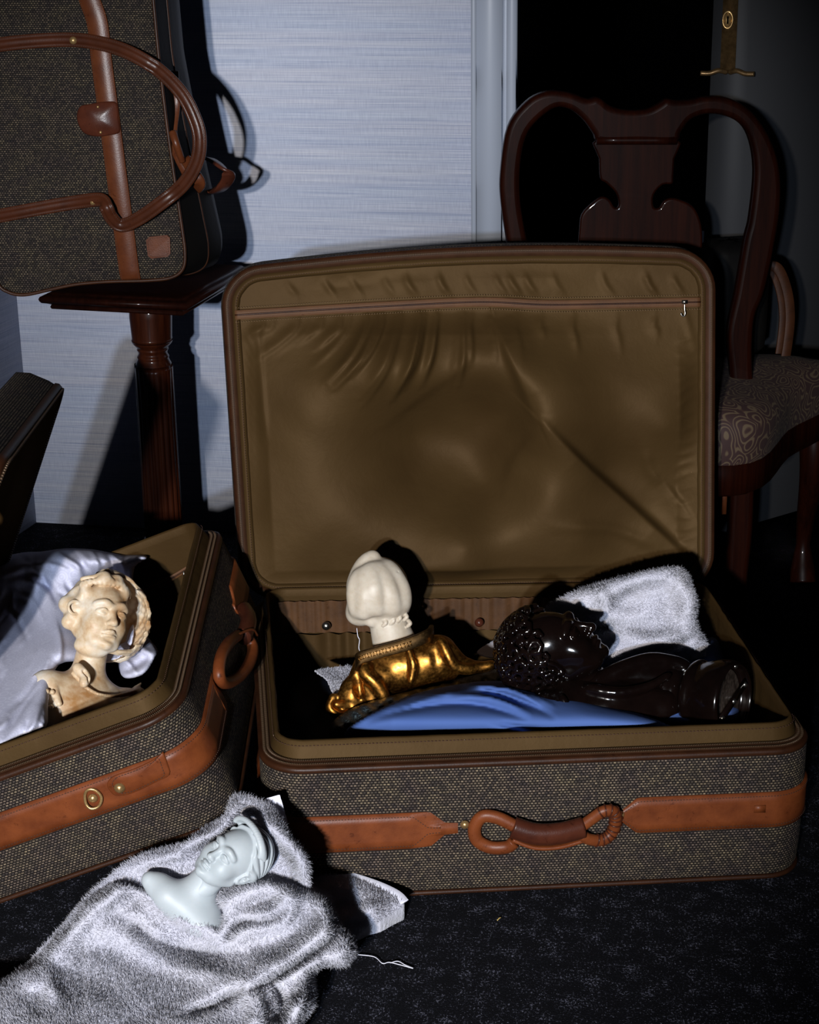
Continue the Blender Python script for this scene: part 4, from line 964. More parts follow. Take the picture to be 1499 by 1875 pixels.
L_out = [(990, 1150), (984, 1040), (972, 880), (975, 760), (968, 650), (945, 545), (928, 452), (916, 370), (915, 315), (928, 232), (962, 185), (1000, 166), (1043, 169), (1073, 180), (1090, 177), (1102, 182), (1118, 194), (1150, 201), (1183, 199), (1204, 189), (1218, 180), (1236, 183), (1262, 182), (1290, 176), (1329, 178), (1371, 201), (1406, 250), (1425, 311), (1425, 384), (1410, 473), (1395, 537), (1380, 575), (1375, 620), (1375, 671), (1380, 740), (1380, 813), (1376, 963), (1366, 1060), (1362, 1150),
         (1325, 1150), (1328, 1037), (1336, 888), (1340, 776), (1335, 683), (1329, 608), (1344, 533), (1360, 440), (1370, 396), (1378, 310), (1367, 248), (1342, 218), (1300, 207), (1265, 216), (1245, 240), (1234, 258), (1165, 258), (1096, 258), (1084, 243), (1065, 217), (1039, 198), (1009, 199), (967, 239), (952, 298), (952, 370), (967, 452), (985, 540), (1008, 640), (1012, 760), (1012, 880), (1020, 1040), (1026, 1150)]
plate('back_frame', L_out, [], CD, .034, .010, wood, chair)
spl = [(1094, 252), (1236, 252), (1234, 290), (1232, 322), (1230, 336), (1212, 338), (1196, 356), (1196, 378), (1206, 380), (1214, 368), (1228, 362), (1246, 366), (1266, 376), (1278, 395), (1284, 420), (1284, 460), (1276, 520), (1250, 640), (1232, 740), (1238, 790), (1092, 790), (1098, 740), (1080, 640), (1062, 520), (1058, 460), (1060, 420), (1064, 392), (1082, 372), (1100, 360), (1114, 364), (1122, 376), (1128, 380), (1132, 372), (1126, 352), (1108, 334), (1098, 326), (1096, 290)]
plate('splat', spl, [], CD+.004, .014, .004, wood, chair, 3)
P = Py(np.array([1092., 1130, 1200, 1238]), np.array([257., 257, 257, 257]), CD-.012); V, F = sweep(P, circ(.0075, 8)); mesh('splat_moulding', V, F, wood, chair)
a0 = Pz(1384, 768, .45); a1 = Pz(1478, 692, .45); sd_ = unit(a1-a0); m0 = Py(1165, 700, CD)[0]; seat = []
b0 = np.array([2*m0-a0[0], a0[1], .45]); sdl = sd_*np.array([-1, 1, 1])
fr_ = a0+sd_*.44; fl2 = b0+sdl*.44
def seat_ring(k, z):
    c = (a0+b0+fr_+fl2)/4; Q = smooth_path([(p-c)*k+c for p in (a0, (a0+fr_)/2, fr_, (fr_+fl2)/2+np.array([0, .03, 0]), fl2, (fl2+b0)/2, b0, (a0+b0)/2)], 5, True)*np.array([1, 1, 0]); return Q+np.array([0, 0, z])
V = np.array([seat_ring(k, z) for k, z in ((.02, .478), (.5, .476), (.8, .470), (.94, .458), (.995, .440), (1.0, .42), (.985, .375), (.96, .365))]); mesh('seat', V.reshape(-1, 3), loopF(8, V.shape[1]), paisley, chair, label='paisley upholstered seat')
V = np.array([seat_ring(k, z) for k, z in ((.96, .372), (.985, .368), (.985, .318), (.95, .312))]); mesh('seat_rail', V.reshape(-1, 3), loopF(4, V.shape[1]), wood, chair)
for q in (fr_, fl2):
    P = smooth_path([q*[1, 1, 0]+[(-.03 if q is fr_ else .03), -.03, z] for z in (.35, .28, .18, .08, .03, .006)], 4); P[:, 1] += .02*np.sin((P[:, 2])/.35*6.28)
    V, F = sweep(P, circ(.022, 12), up=[1, 0, 0], scale=np.interp(P[:, 2], [0, .03, .08, .3], [1.2, 1.1, .65, 1.3])); mesh('leg', V, F, wood, chair)

# bag on the chair seat, seen past the chair's upright
bx0 = Py(1290, 690, 3.30); 
def W_b(P): P = np.asarray(P, float); a = math.radians(12); return np.array([bx0[0], 3.27, .476])+P@np.array([[math.cos(a), math.sin(a), 0], [-math.sin(a), math.cos(a), 0], [0, 0, 1.]])
b2 = thing('handbag', 'small dark tweed bag with leather handles resting on the chair seat', 'bag', W_b([[.1, .06, 0]])[0])
V, F, U = loft([(.06, .001), (.012, .0), (.002, .01), (0, .05), (.0, .14), (.006, .19), (.02, .205), (.06, .21)], .125, .12, .035, W_b); mesh('shell', V, F, blk, b2, U)  # tweed bag coloured near-black to stand for the light falling off here
for off in (0, .05):
    P = smooth_path(np.array([Py(x, y, 3.30+off) for x, y in [(1384, 560), (1388, 512), (1404, 490), (1424, 492), (1440, 530), (1446, 580), (1440, 640), (1430, 690)]]), 7)
    V, F = sweep(P+np.array([-.012*(off > 0), 0, 0]), rrect(.0095, .002, .001), up=[.2, -1, 0]); mesh('handle', V, F, piping_m, b2)
# short leather strap hanging at the back of the chair
st0 = Py(1328, 873, CD-.03); P = np.array([st0+[0, 0, .0], st0-[0, 0, .075]])
sp_ = thing('luggage_strap', 'short tan leather strap with metal ring hanging between lid and chair upright', 'strap', st0-[0, 0, .07])
V, F = sweep(np.array([st0, st0-[0, 0, .04], st0-[0, 0, .072]]), rrect(.0045, .0018, .0008), up=[0, -1, 0]); mesh('strap', V, F, leather, sp_)
a = np.arange(20)/20*6.283; V, F = sweep(st0+np.stack([np.cos(a)*.0065, a*0, np.sin(a)*.003+.002], -1), circ(.0014, 6), up=[0, -1, 0], closed=True); mesh('ring', V, F, steel, sp_)
V, F = sweep(np.array([st0+[.004, .01, .0], st0+[.004, .022, .09]]), circ(.0035, 6), up=[0, -1, 0]); mesh('cord', V, F, leather_dark, sp_)

# ---------------------------------------------------------------- textiles
def textile(name, label, cat, patches, mat, pile=None, parent=None, floor=None):
    """patches: dicts for cloth(); one mesh"""
    ms = [cloth(**p) for p in patches]; V, F = join([(q[0], q[1]) for q in ms]); c = V.mean(0); c[2] = V[:, 2].min()
    o = mesh(name, V, F, mat, loc=c, label=label, cat=cat)
    if pile:
        Vt, Ft = join([q[2] for q in ms]); Q, T = tufts(Vt, Ft, **pile); mesh('pile', Q, T, mat, o, smooth=False, kind='stuff')
    return o
OUTR = [(-80, 1800), (0, 1797), (40, 1775), (72, 1752), (112, 1702), (150, 1652), (190, 1618)]
OUTL = [(520, 1603), (556, 1622), (600, 1640), (618, 1690), (645, 1718), (651, 1745), (630, 1768), (598, 1768), (573, 1783), (574, 1840), (556, 1866), (540, 1900)]
def side(x, y, r=34.):
    d = np.minimum(near(x, y, OUTR, False)[0], near(x, y, OUTL, False)[0]); k = np.clip(d/r, 0, 1); return .5+.5*np.sqrt(1-(1-k)**2)
def th_back(x, y, d):
    h = .030+.16*np.clip((1760-y)/300, 0, 1.05)
    h += crease(x, y, [(330, 1550), (400, 1520), (440, 1465)], .016, 16, 10)
    h += crease(x, y, [(455, 1500), (500, 1520), (548, 1570), (562, 1620)], .022, 26, 14)
    h += crease(x, y, [(240, 1590), (300, 1570), (360, 1560)], .010, 18, 12)
    h += crease(x, y, [(430, 1490), (445, 1530), (440, 1560)], -.008, 10)
    return h
back_poly = [(60, 1760), (110, 1700), (160, 1640), (215, 1590), (270, 1560), (330, 1545), (370, 1520), (410, 1495), (420, 1468), (430, 1455), (450, 1456), (475, 1464), (505, 1484), (532, 1532), (560, 1562), (568, 1612), (560, 1680), (480, 1740), (300, 1740), (150, 1760)]
def th_front(x, y, d):
    h = .040+.075/(1+np.exp((y-1705)/28))+.006*np.sin(x*.012+1)
    h += crease(x, y, [(150, 1655), (230, 1618), (290, 1640), (345, 1680), (405, 1705)], .022, 34, 20)          # roll under the bust
    h += crease(x, y, [(60, 1790), (120, 1710), (200, 1650), (250, 1635)], .010, 24, 18)
    h += crease(x, y, [(190, 1665), (240, 1690), (290, 1725), (360, 1742), (440, 1745)], -.010, 10, 26)
    h += crease(x, y, [(200, 1700), (260, 1730), (320, 1768), (400, 1782), (480, 1768), (560, 1730)], .012, 30, 24)
    h += crease(x, y, [(400, 1660), (450, 1630), (500, 1622), (525, 1640), (515, 1675), (470, 1690), (420, 1720)], .024, 24, 22)   # knot beside the neck
    h += crease(x, y, [(410, 1722), (440, 1692), (500, 1684), (530, 1655)], -.020, 9, 9)
    h += crease(x, y, [(540, 1625), (590, 1650), (605, 1690), (560, 1735), (480, 1790), (400, 1820)], .026, 34, 22)
    h += crease(x, y, [(625, 1705), (590, 1735), (530, 1775), (460, 1815)], -.030, 7, 8)
    h += crease(x, y, [(625, 1690), (640, 1735), (600, 1762), (545, 1775)], .020, 20, 16)
    h += crease(x, y, [(40, 1815), (75, 1800), (110, 1830)], .008, 14)
    h += crease(x, y, [(70, 1760), (95, 1800), (90, 1860)], .007, 16, 12)
    h += crease(x, y, [(150, 1720), (150, 1800), (148, 1880)], -.004, 6, 20)
    h += crease(x, y, [(560, 1790), (555, 1830), (530, 1860)], .020, 16, 14)
    h += crease(x, y, [(500, 1800), (520, 1840), (500, 1875)], -.020, 9)
    h += crease(x, y, [(455, 1810), (470, 1850), (460, 1890)], .018, 18, 14)
    h += crease(x, y, [(440, 1815), (400, 1840), (340, 1862)], -.030, 9, 12)
    h += .0022*np.sin(x*.045+2*np.sin(y*.03))*np.sin(y*.05+x*.01)
    return (.05+.86*(h-.05))*side(x, y)
TP, TN = np.array([0, 2, 0.]), np.array([0, 0, 1.])
front_poly = [(-60, 1800), (0, 1797), (40, 1775), (72, 1752), (112, 1702), (150, 1652), (190, 1622), (222, 1620), (250, 1628), (285, 1645), (318, 1672), (352, 1692), (380, 1696), (402, 1704), (410, 1670), (398, 1650), (395, 1630), (430, 1612), (480, 1600), (520, 1605), (556, 1622), (600, 1640), (618, 1690), (645, 1718), (651, 1745), (630, 1768), (598, 1768), (573, 1783), (574, 1840), (556, 1866), (540, 1900), (380, 1915), (200, 1925), (-60, 1925)]
tw = textile('bath_towel', 'crumpled white terry towel on the carpet wrapped round the small porcelain bust', 'towel',
    [dict(poly=back_poly, step=5, p0=TP, nrm=TN, height=th_back, swell=.004), dict(poly=front_poly, step=4, p0=TP, nrm=TN, height=th_front, swell=.006, sw_r=20)], terry, dict(n=90000, ln=.0048, wd=.0012))
cr = cloth([(486, 1462), (512, 1455), (518, 1475), (526, 1502), (528, 1532), (512, 1520), (496, 1486)], 4, Py(505, 1500, 2.125), np.array([0, -1, .15]), lambda x, y, d: .006+0*x, floor=None, edge=.002, smooth_n=1, back=False); mesh('hem_corner', cr[0], cr[1], white_cotton, tw, label='smooth white hem corner')
def th_c(x, y, d): return .012+crease(x, y, [(590, 1612), (660, 1640), (700, 1690)], .012, 22)+crease(x, y, [(620, 1690), (660, 1672), (700, 1660)], .010, 12)
cr = cloth([(572, 1618), (585, 1604), (604, 1603), (640, 1608), (690, 1624), (724, 1640), (741, 1654), (716, 1672), (682, 1692), (652, 1716), (632, 1716), (600, 1700), (578, 1660)], 4, Pz(650, 1720, .0), unit([0, -.30, .95]), th_c, .004, 20, floor=.003, smooth_n=3)
tcn = mesh('towel_corner', cr[0], cr[1], terry, tw); Q, T = tufts(*cr[2], n=5000, ln=.0045, wd=.0012); mesh('pile', Q, T, terry, tcn, smooth=False, kind='stuff')
hm = np.array([(604, 1600), (640, 1604), (690, 1620), (726, 1637), (741, 1652)]); hq = smooth_path(Pp(hm[:, 0], hm[:, 1], Pz(650, 1720, .0)+np.array([0, 0, .016]), unit([0, -.30, .95])), 6)
V, F = sweep(hq, rrect(.006, .0012, .0005), up=[0, -.4, .9]); mesh('hem', V, F, white_cotton, tw)
thr = smooth_path(Pz(np.array([655., 685, 700, 712, 730, 756, 742, 728, 715]), np.array([1748., 1752, 1764, 1762, 1766, 1773, 1767, 1760, 1763]), .004), 6); V, F = sweep(thr, circ(.0006, 5)); mesh('loose_thread', V, F, white_cotton, tw)
cb = Pz(914, 1683, .002); V, F = sweep(smooth_path([cb+[-.003, -.003, 0], cb+[0, .001, .001], cb+[.002, .004, 0]], 4), circ(.0007, 5)); mesh('straw_bit', V, F, plain('straw', (.6, .42, .12), .6), loc=cb, label='tiny yellow straw fragment on the dark carpet', cat='crumb')

# in the left suitcase
fl0 = W_left([[.2, .3, .15]])[0]
def down_left(V):
    q = (V-LP)@ML+np.array([SL, 0, 0]); q[:, 2] = .03; q[:, 0] = np.clip(q[:, 0], .03, SL-.03); q[:, 1] = np.clip(q[:, 1], .03, SD-.03); return W_left(q)
def th_p(x, y, d):
    h = .035+.012*np.clip((1350-y)/300, 0, 1)+crease(x, y, [(190, 1090), (170, 1180), (160, 1330)], -.035, 62, 62, 0)+crease(x, y, [(200, 1085), (212, 1200)], -.055, 38, 38, 0)
    h += .045/(1+np.exp((y-1060)/16))/(1+np.exp((x-215)/14))+.02/(1+np.exp((x-20)/25))
    h += crease(x, y, [(-60, 1080), (30, 1055), (90, 1090), (115, 1150), (100, 1230), (85, 1290)], .016, 70, 30)
    h += crease(x, y, [(40, 1020), (110, 1015), (180, 1030), (250, 1022)], .010, 22, 18)
    for i, p in enumerate([[(10, 1060), (60, 1050), (100, 1075)], [(30, 1035), (90, 1032), (140, 1050)], [(60, 1060), (95, 1080), (105, 1110)], [(20, 1080), (60, 1100), (80, 1140)], [(0, 1100), (30, 1130), (50, 1170)], [(100, 1008), (120, 1022), (150, 1040)], [(130, 1008), (150, 1025), (165, 1048)], [(165, 1008), (178, 1028), (180, 1050)], [(195, 1012), (205, 1030), (205, 1050)], [(222, 1015), (226, 1040), (228, 1060)],
                           [(70, 1260), (40, 1300), (10, 1350)], [(75, 1290), (60, 1330), (30, 1365)], [(75, 1230), (50, 1270), (20, 1300)], [(100, 1130), (112, 1180), (108, 1220)]]):
        h += crease(x, y, p, (.0035 if i % 2 else -.004), 4, 7)
    rs = np.random.default_rng(11)
    for i in range(46):
        x0, y0 = (rs.uniform(-40, 245), rs.uniform(1008, 1075)) if i < 26 else (rs.uniform(-50, 100), rs.uniform(1060, 1350)); a = rs.uniform(.5, 1.5) if i < 26 else rs.uniform(1.6, 2.5); l = rs.uniform(25, 60)
        h += crease(x, y, [(x0, y0), (x0+l*.5*math.cos(a)+rs.uniform(-5, 5), y0+l*.5*math.sin(a)), (x0+l*math.cos(a), y0+l*math.sin(a))], rs.choice([-1, 1])*rs.uniform(.001, .0028), rs.uniform(2.5, 5), rs.uniform(4, 9))
    return h
pil = textile('pillow', 'pale lilac cotton pillow behind the alabaster bust', 'pillow', [dict(poly=[(-90, 1120), (-60, 1060), (-10, 1025), (40, 1012), (75, 1010), (120, 1004), (170, 1006), (215, 1014), (262, 1016), (268, 1024), (246, 1040), (244, 1090), (246, 1150), (236, 1190), (200, 1210), (120, 1212), (98, 1235), (88, 1290), (84, 1334), (40, 1350), (0, 1372), (-90, 1400)], step=3, p0=fl0, nrm=lz, height=th_p, swell=.020, sw_r=30, smooth_n=3)], lilac)
def th_w(x, y, d): return .02+crease(x, y, [(240, 1160), (262, 1190), (285, 1200)], .008, 7)+crease(x, y, [(215, 1200), (235, 1215), (250, 1235)], .006, 5)+crease(x, y, [(225, 1230), (255, 1215), (275, 1195)], -.006, 7)
textile('pillowcase', 'white cotton cloth tucked to the right of the alabaster bust', 'cloth', [dict(poly=[(232, 1162), (246, 1152), (262, 1158), (288, 1188), (284, 1204), (266, 1232), (240, 1242), (222, 1236), (215, 1200)], step=3.5, p0=fl0-lz*.05, nrm=lz, height=th_w, swell=.012, sw_r=16)], lilac)

# in the right suitcase
f0 = np.array([0, 2.5, .15]); FB = .024
def th_b(x, y, d):
    h = .046-.06*np.clip((y-1305)/55, 0, 1)**2+.020*np.clip((y-1235)/40, 0, 1)*np.clip((x-600)/120, .2, 1)
    for p, a in (([(760, 1285), (850, 1262), (940, 1262), (1010, 1290)], .008), ([(800, 1262), (880, 1262), (960, 1285), (1010, 1310)], -.006), ([(820, 1272), (900, 1278), (970, 1305)], .006), ([(700, 1310), (790, 1290), (880, 1290), (960, 1315)], -.005),
                 ([(860, 1255), (930, 1262), (985, 1288)], .006), ([(640, 1335), (680, 1308), (740, 1284)], .005), ([(920, 1325), (980, 1335), (1040, 1345)], -.004), ([(900, 1330), (960, 1342), (1020, 1350)], .004)): h += crease(x, y, p, a*1.3, 3.5, 7)
    return h
textile('pillow', 'blue cotton pillow in the right suitcase under the bronze busts', 'pillow', [dict(poly=[(618, 1372), (626, 1352), (642, 1328), (690, 1300), (760, 1270), (850, 1251), (920, 1247), (1000, 1262), (1100, 1290), (1180, 1310), (1240, 1340), (1180, 1362), (1040, 1364), (800, 1380)], step=4, p0=f0, nrm=(0, 0, 1), height=th_b, swell=.022, sw_r=30, smooth_n=3, floor=FB)], blue)
def th_b2(x, y, d): return .03+crease(x, y, [(1140, 1225), (1220, 1200), (1300, 1175)], .012, 14)+crease(x, y, [(1130, 1240), (1200, 1222), (1300, 1200)], -.008, 8)
textile('blanket', 'folded blue cotton cloth below the white towel at the back of the suitcase', 'cloth', [dict(poly=[(1040, 1230), (1120, 1222), (1200, 1206), (1270, 1184), (1302, 1166), (1318, 1180), (1326, 1215), (1345, 1260), (1350, 1320), (1240, 1330), (1100, 1300), (1040, 1280)], step=5, p0=f0, nrm=(0, 0, 1), height=th_b2, swell=.03, sw_r=26, smooth_n=3, floor=FB)], blue)
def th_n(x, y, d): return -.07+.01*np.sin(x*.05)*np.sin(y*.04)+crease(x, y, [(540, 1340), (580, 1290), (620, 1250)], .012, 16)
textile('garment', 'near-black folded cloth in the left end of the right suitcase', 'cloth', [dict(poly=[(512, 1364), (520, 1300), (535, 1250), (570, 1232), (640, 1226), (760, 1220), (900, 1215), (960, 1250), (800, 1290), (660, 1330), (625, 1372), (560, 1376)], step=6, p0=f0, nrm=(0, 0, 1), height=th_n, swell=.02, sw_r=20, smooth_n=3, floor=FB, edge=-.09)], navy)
lc = NT('speckled_lace'); v_ = lc.coord('Object'); lc.color(lc.ramp(lc.noise(v_, 330, 2), [(.52, (.006, .008, .010)), (.62, (.05, .07, .08))])); lc.set(Roughness=.5)
textile('scarf', 'black speckled cloth peeking out beneath the gilded bust', 'cloth', [dict(poly=[(606, 1345), (612, 1318), (660, 1290), (760, 1262), (860, 1238), (925, 1222), (935, 1248), (850, 1262), (740, 1290), (650, 1330)], step=5, p0=f0, nrm=(0, 0, 1), height=lambda x, y, d: .020+.004*np.sin(x*.2)*np.sin(y*.23), swell=.012, sw_r=12, floor=FB)], lc.m)
textile('face_cloth', 'small white cloth patch at the left of the gilded bust', 'cloth', [dict(poly=[(575, 1228), (612, 1222), (645, 1221), (640, 1250), (625, 1285), (608, 1268), (596, 1244)], step=4, p0=f0, nrm=(0, 0, 1), height=lambda x, y, d: -.03+.004*np.sin(x*.2), swell=.01, sw_r=10)], terry, dict(n=1500, ln=.003))
BP = np.array([.3, 2.50, .10]); BNrm = unit([0, -1, .55])
def th_t(x, y, d):
    h = .02+.03*np.clip((x-1000)/200, 0, 1)
    h += crease(x, y, [(1010, 1120), (1080, 1085), (1160, 1058), (1245, 1042)], .028, 22, 40)
    h += crease(x, y, [(1230, 1050), (1262, 1090), (1266, 1150)], .030, 26, 26)
    h += crease(x, y, [(1130, 1095), (1170, 1075), (1215, 1068)], -.012, 9)
    h += crease(x, y, [(1130, 1160), (1190, 1175), (1250, 1160)], .022, 16, 20)
    h += crease(x, y, [(1040, 1130), (1090, 1150), (1130, 1152)], -.018, 12)
    h += crease(x, y, [(1100, 1120), (1150, 1130), (1200, 1110)], .010, 14)
    h += crease(x, y, [(1170, 1192), (1230, 1182), (1275, 1160)], -.016, 7)
    h += crease(x, y, [(1090, 1080), (1110, 1100), (1105, 1120)], .008, 10)
    return h
textile('hand_towel', 'white terry towel bunched in the back right corner of the right suitcase', 'towel', [dict(poly=[(998, 1122), (1020, 1100), (1060, 1082), (1130, 1060), (1200, 1042), (1235, 1038), (1254, 1046), (1266, 1075), (1274, 1100), (1272, 1140), (1288, 1168), (1290, 1186), (1240, 1200), (1190, 1208), (1130, 1222), (1080, 1220), (1060, 1190), (1080, 1165), (1040, 1150)], step=4, p0=BP, nrm=BNrm, height=th_t, swell=.022, sw_r=24, floor=.06)], terry, dict(n=24000, ln=.0050, wd=.0013))
V, F = sweep(smooth_path(Pp(np.array([1058., 1062, 1072, 1080, 1066, 1058]), np.array([1088., 1080, 1076, 1082, 1084, 1090]), BP-[0, .05, 0], BNrm), 5), circ(.0009, 5)); mesh('loose_thread', V, F, white_cotton, bpy.data.objects['hand_towel'])
textile('napkin', 'small white cloth fold between gilded bust and curly bronze head', 'cloth', [dict(poly=[(872, 1196), (890, 1180), (922, 1164), (940, 1166), (940, 1200), (900, 1205)], step=4, p0=f0, nrm=(0, 0, 1), height=lambda x, y, d: -.01+.004*np.sin(x*.2), swell=.01, sw_r=10)], white_cotton)

# ---------------------------------------------------------------- busts
B_ = -fw
def at_t(px, py, zc): d = ray(px, py); return CAM+d*zc          # zc = distance along the optical axis
def pxbody(px, py, zc): s_ = 100*zc/FPX; return at_t(px, py, zc), s_
def to_world_px(V, px, py, zc): o, s_ = pxbody(px, py, zc); return place_local(V, o, B_, CU, s_)
def bmesh_(f): V, F = f.surf(); return V, F

# amber alabaster bust
HZ = .0125
f = Field((-.75, -.75, -1.25), (.95, .75, 1.18), HZ)
f.op(lambda X, Y, Z: .3+0*(X+Y+Z), (-.75, -.75, -1.25), (.95, .75, 1.18), .001, '+')
head(f, ear=False, nose=.97, hollow=.9)
def hair1(X, Y, Z):
    k0 = np.sqrt((X/.39)**2+((Y-.10)/.47)**2+((Z-.62)/.43)**2); d = k0*(k0-1)/np.sqrt((X/.39**2)**2+((Y-.10)/.47**2)**2+((Z-.62)/.43**2)**2+1e-5)
    rg_ = .012*np.sin(34*Z+16*X*X+9*Y)+.008*np.sin(60*X+20*Y)
    cut = Y+.16-.55*np.maximum(Z-.62, -.25)+.10*np.sin(9*X)           # hairline
    return np.maximum(d+rg_, -cut)
f.op(hair1, (-.45, -.4, .15), (.45, .6, 1.12), .02)
for i in range(46):                                                    # beaded lace edge over the brow
    a = -1.25+2.5*i/45; f.sph((.37*math.sin(a), -.27*math.cos(a)-.02, .80+.10*math.cos(a)+.02*math.sin(i*2.1)), .028, .012)
    if i % 2: f.sph((.36*math.sin(a), -.20*math.cos(a), .88+.09*math.cos(a)), .032, .012)
for x, y, z, r in ((-.33, -.02, .52, .105), (-.28, -.12, .74, .08), (-.36, .08, .36, .10), (.20, -.22, .80, .08), (-.38, .15, .60, .12)): f.sph((x, y, z), r, .08)
a = [( -.40+.085*math.cos(t), -.10, .51+.085*math.sin(t)) for t in np.linspace(0, 5.2, 9)]; f.line(a, .022, .016, .012)
f.sph((-.44, -.12, .51), .035, .015, '-')
f.sph((-.10, -.22, .96), .09, .09); f.sph((.10, -.20, .97), .08, .09)
def hood(X, Y, Z):
    k0 = np.sqrt(((X-.10)/.66)**2+((Y-.12)/.56)**2+((Z-.53)/.62)**2); d = k0*(k0-1)/np.sqrt(((X-.10)/.66**2)**2+((Y-.12)/.56**2)**2+((Z-.53)/.62**2)**2+1e-5)
    sh_ = np.abs(d)-.022-.010*np.sin(48*Z)*np.sin(44*Y); front = -(Y+.16+.05*np.sin(16*Z)+.03*np.sin(37*Z)); side = -(X-.02+.0*Z); low = -(Z-.02+.04*np.sin(20*Y))
    return np.maximum(np.maximum(sh_, front), np.maximum(side, low))
f.op(hood, (-.05, -.30, -.05), (.80, .72, 1.17), .02)
f.cap((0, .02, .20), (0.02, .12, -.42), .185, .23, .08)
body_z0 = .17
f.line([(-.24, -.04, .06), (-.12, -.16, .01), (.04, -.19, .02)], .045, .03, .10)     # ribbon under the chin
class Lift:
    def sph(s, c, *a, **k): f.sph((c[0]*1.12, c[1], c[2]+.17), *a, **k)
    def ell(s, c, r, *a, **k): f.ell((c[0]*1.12, c[1], c[2]+.17), (r[0]*1.12, r[1], r[2]), *a, **k)
    def line(s, P, *a, **k): f.line([(p[0]*1.12, p[1], p[2]+.17) for p in P], *a, **k)
    def cap(s, p, q, *a, **k): f.cap((p[0]*1.12, p[1], p[2]+.17), (q[0]*1.12, q[1], q[2]+.17), *a, **k)
g = Lift()
g.ell((0, .10, -.78), (.62, .30, .36), .16); g.sph((-.50, .05, -.72), .22, .14); g.sph((.58, .08, -.66), .17, .14); g.ell((0, -.02, -.98), (.50, .30, .34), .14)
g.line([(-.30, -.18, -.52), (-.16, -.28, -.68), (.0, -.30, -.74), (.2, -.28, -.72), (.42, -.20, -.62), (.62, -.06, -.52)], .022, .018, .02)
for i in range(20):
    t = i/19; g.sph((-.02+.62*t, -.33+.30*t*t, -.745+.20*t*t), .020, .01)
g.line([(-.28, -.24, -.45), (-.20, -.32, -.56), (-.22, -.34, -.66)], .06, .045, .04); g.line([(-.24, -.34, -.5), (-.18, -.38, -.62)], .02, .02, .02, '-')
g.line([(-.40, -.20, -.60), (-.36, -.26, -.85)], .04, .02, .03, '-'); g.line([(-.50, -.12, -.7), (-.44, -.24, -.95)], .05, .04, .03)
for i in range(16): g.sph((-.56+.10*math.cos(i*1.9), -.20+.03*math.sin(i), -.92+.10*math.sin(i*1.9)), .035, .012)
g.sph((.62, -.06, -.60), .12, .04); g.cap((.60, -.05, -.50), (.66, -.02, -.42), .04, .015, .03)
g.ell((0, .05, -1.25), (.55, .30, .35), .14)
V, F = f.surf()
o_ = Pp(170, 1197, fl0, lz); o_ = o_+(CAM-o_)/np.linalg.norm(CAM-o_)*.105
V = place_local(V, o_, camvec(.60, .05, .80), camvec(.08, .93, -.30), .112)
bb = thing('bust', 'amber and white alabaster bust of a lace-hooded woman against the lilac pillow', 'bust', V.mean(0)*[1, 1, 0]+[0, 0, V[:, 2].min()])
mesh('figure', V, F, alab, bb)

# cream marble head on a gilded torso, seen from behind
zc2 = 2.77
f = Field((-.95, -.95, -1.75), (1.35, .95, .95), .0155)
f.ell((0, .05, .02), (.56, .58, .60), .02)
f.ell((-.02, -.05, .10), (.54, .52, .50), .1)
f.ell((-.36, -.12, -.42), (.22, .24, .20), .28)
f.ell((.20, -.05, -.22), (.40, .40, .36), .2)
f.line([(-.30, -.10, .32), (-.22, -.12, .48), (-.10, -.12, .60)], .14, .10, .12)
f.sph((-.08, -.12, .63), .105, .06); f.sph((-.20, -.12, .52), .09, .06)
for p in ([(-.38, -.42, -.35), (-.42, -.46, .0), (-.34, -.38, .30)], [(-.22, -.50, -.40), (-.22, -.58, .0), (-.20, -.42, .36)], [(.02, -.50, -.32), (-.04, -.60, .08), (-.10, -.40, .42)], [(.30, -.42, -.30), (.22, -.50, .06), (.02, -.34, .42)], [(.46, -.26, -.22), (.42, -.32, .10), (.18, -.22, .44)]):
    f.line(p, .045, .03, .22)
f.line([(.34, -.36, .34), (.47, -.24, .12), (.48, -.22, -.12)], .020, .014, .06, '-')
f.cap((.10, .05, -.30), (.42, .02, -1.35), .31, .46, .10)
for i, (x, z) in enumerate(((.10, -.50), (.24, -.46), (.36, -.42), (.48, -.40), (.54, -.52))):
    f.line([(x, -.30+.03*i, z), (x+.05, -.36+.03*i, z-.06), (x-.01, -.34+.03*i, z-.12)], .035, .028, .02)
f.sph((-.12, -.22, -.55), .09, .08)
V, F = f.surf(); V = to_world_px(V, 692, 1082, zc2)
sbt = thing('bust', 'cream marble head seen from behind on gilded bronze shoulders', 'bust', V.mean(0)*[1, 1, 0]+[0, 0, .03])
mesh('head', V, F, marble, sbt, label='cream marble head with smooth coiled hair')
# torso: origin px (760,1230), units 100 px
f = Field((-1.85, -.9, -1.05), (1.75, .9, .95), .018)
f.cap((-.70, .0, -.05), (.45, .0, .30), .42, .40, .2)
f.ell((-.1, .05, .10), (.95, .42, .45), .2)
f.cap((-1.00, -.12, -.30), (-1.38, -.18, -.62), .28, .13, .2)
f.cap((-.60, -.30, -.10), (-.75, -.30, -.45), .18, .14, .16)
f.cap((.50, -.10, .30), (.95, -.12, .15), .26, .14, .12); f.cap((.95, -.12, .12), (1.42, -.10, .17), .13, .05, .10)
f.line([(.50, -.30, .62), (.62, -.40, .36), (.80, -.34, .12), (1.20, -.22, .10), (1.45, -.16, .17)], .065, .045, .10)
f.line([(-.88, -.38, .20), (-.84, -.46, .0), (-.66, -.46, -.16), (-.50, -.44, -.42)], .075, .06, .12)
f.line([(-1.0, -.40, .26), (-1.02, -.36, -.1), (-.98, -.36, -.36)], .04, .04, .12, '-')
f.line([(.40, -.44, .55), (.42, -.48, .20), (.50, -.44, -.05)], .05, .04, .10, '-')
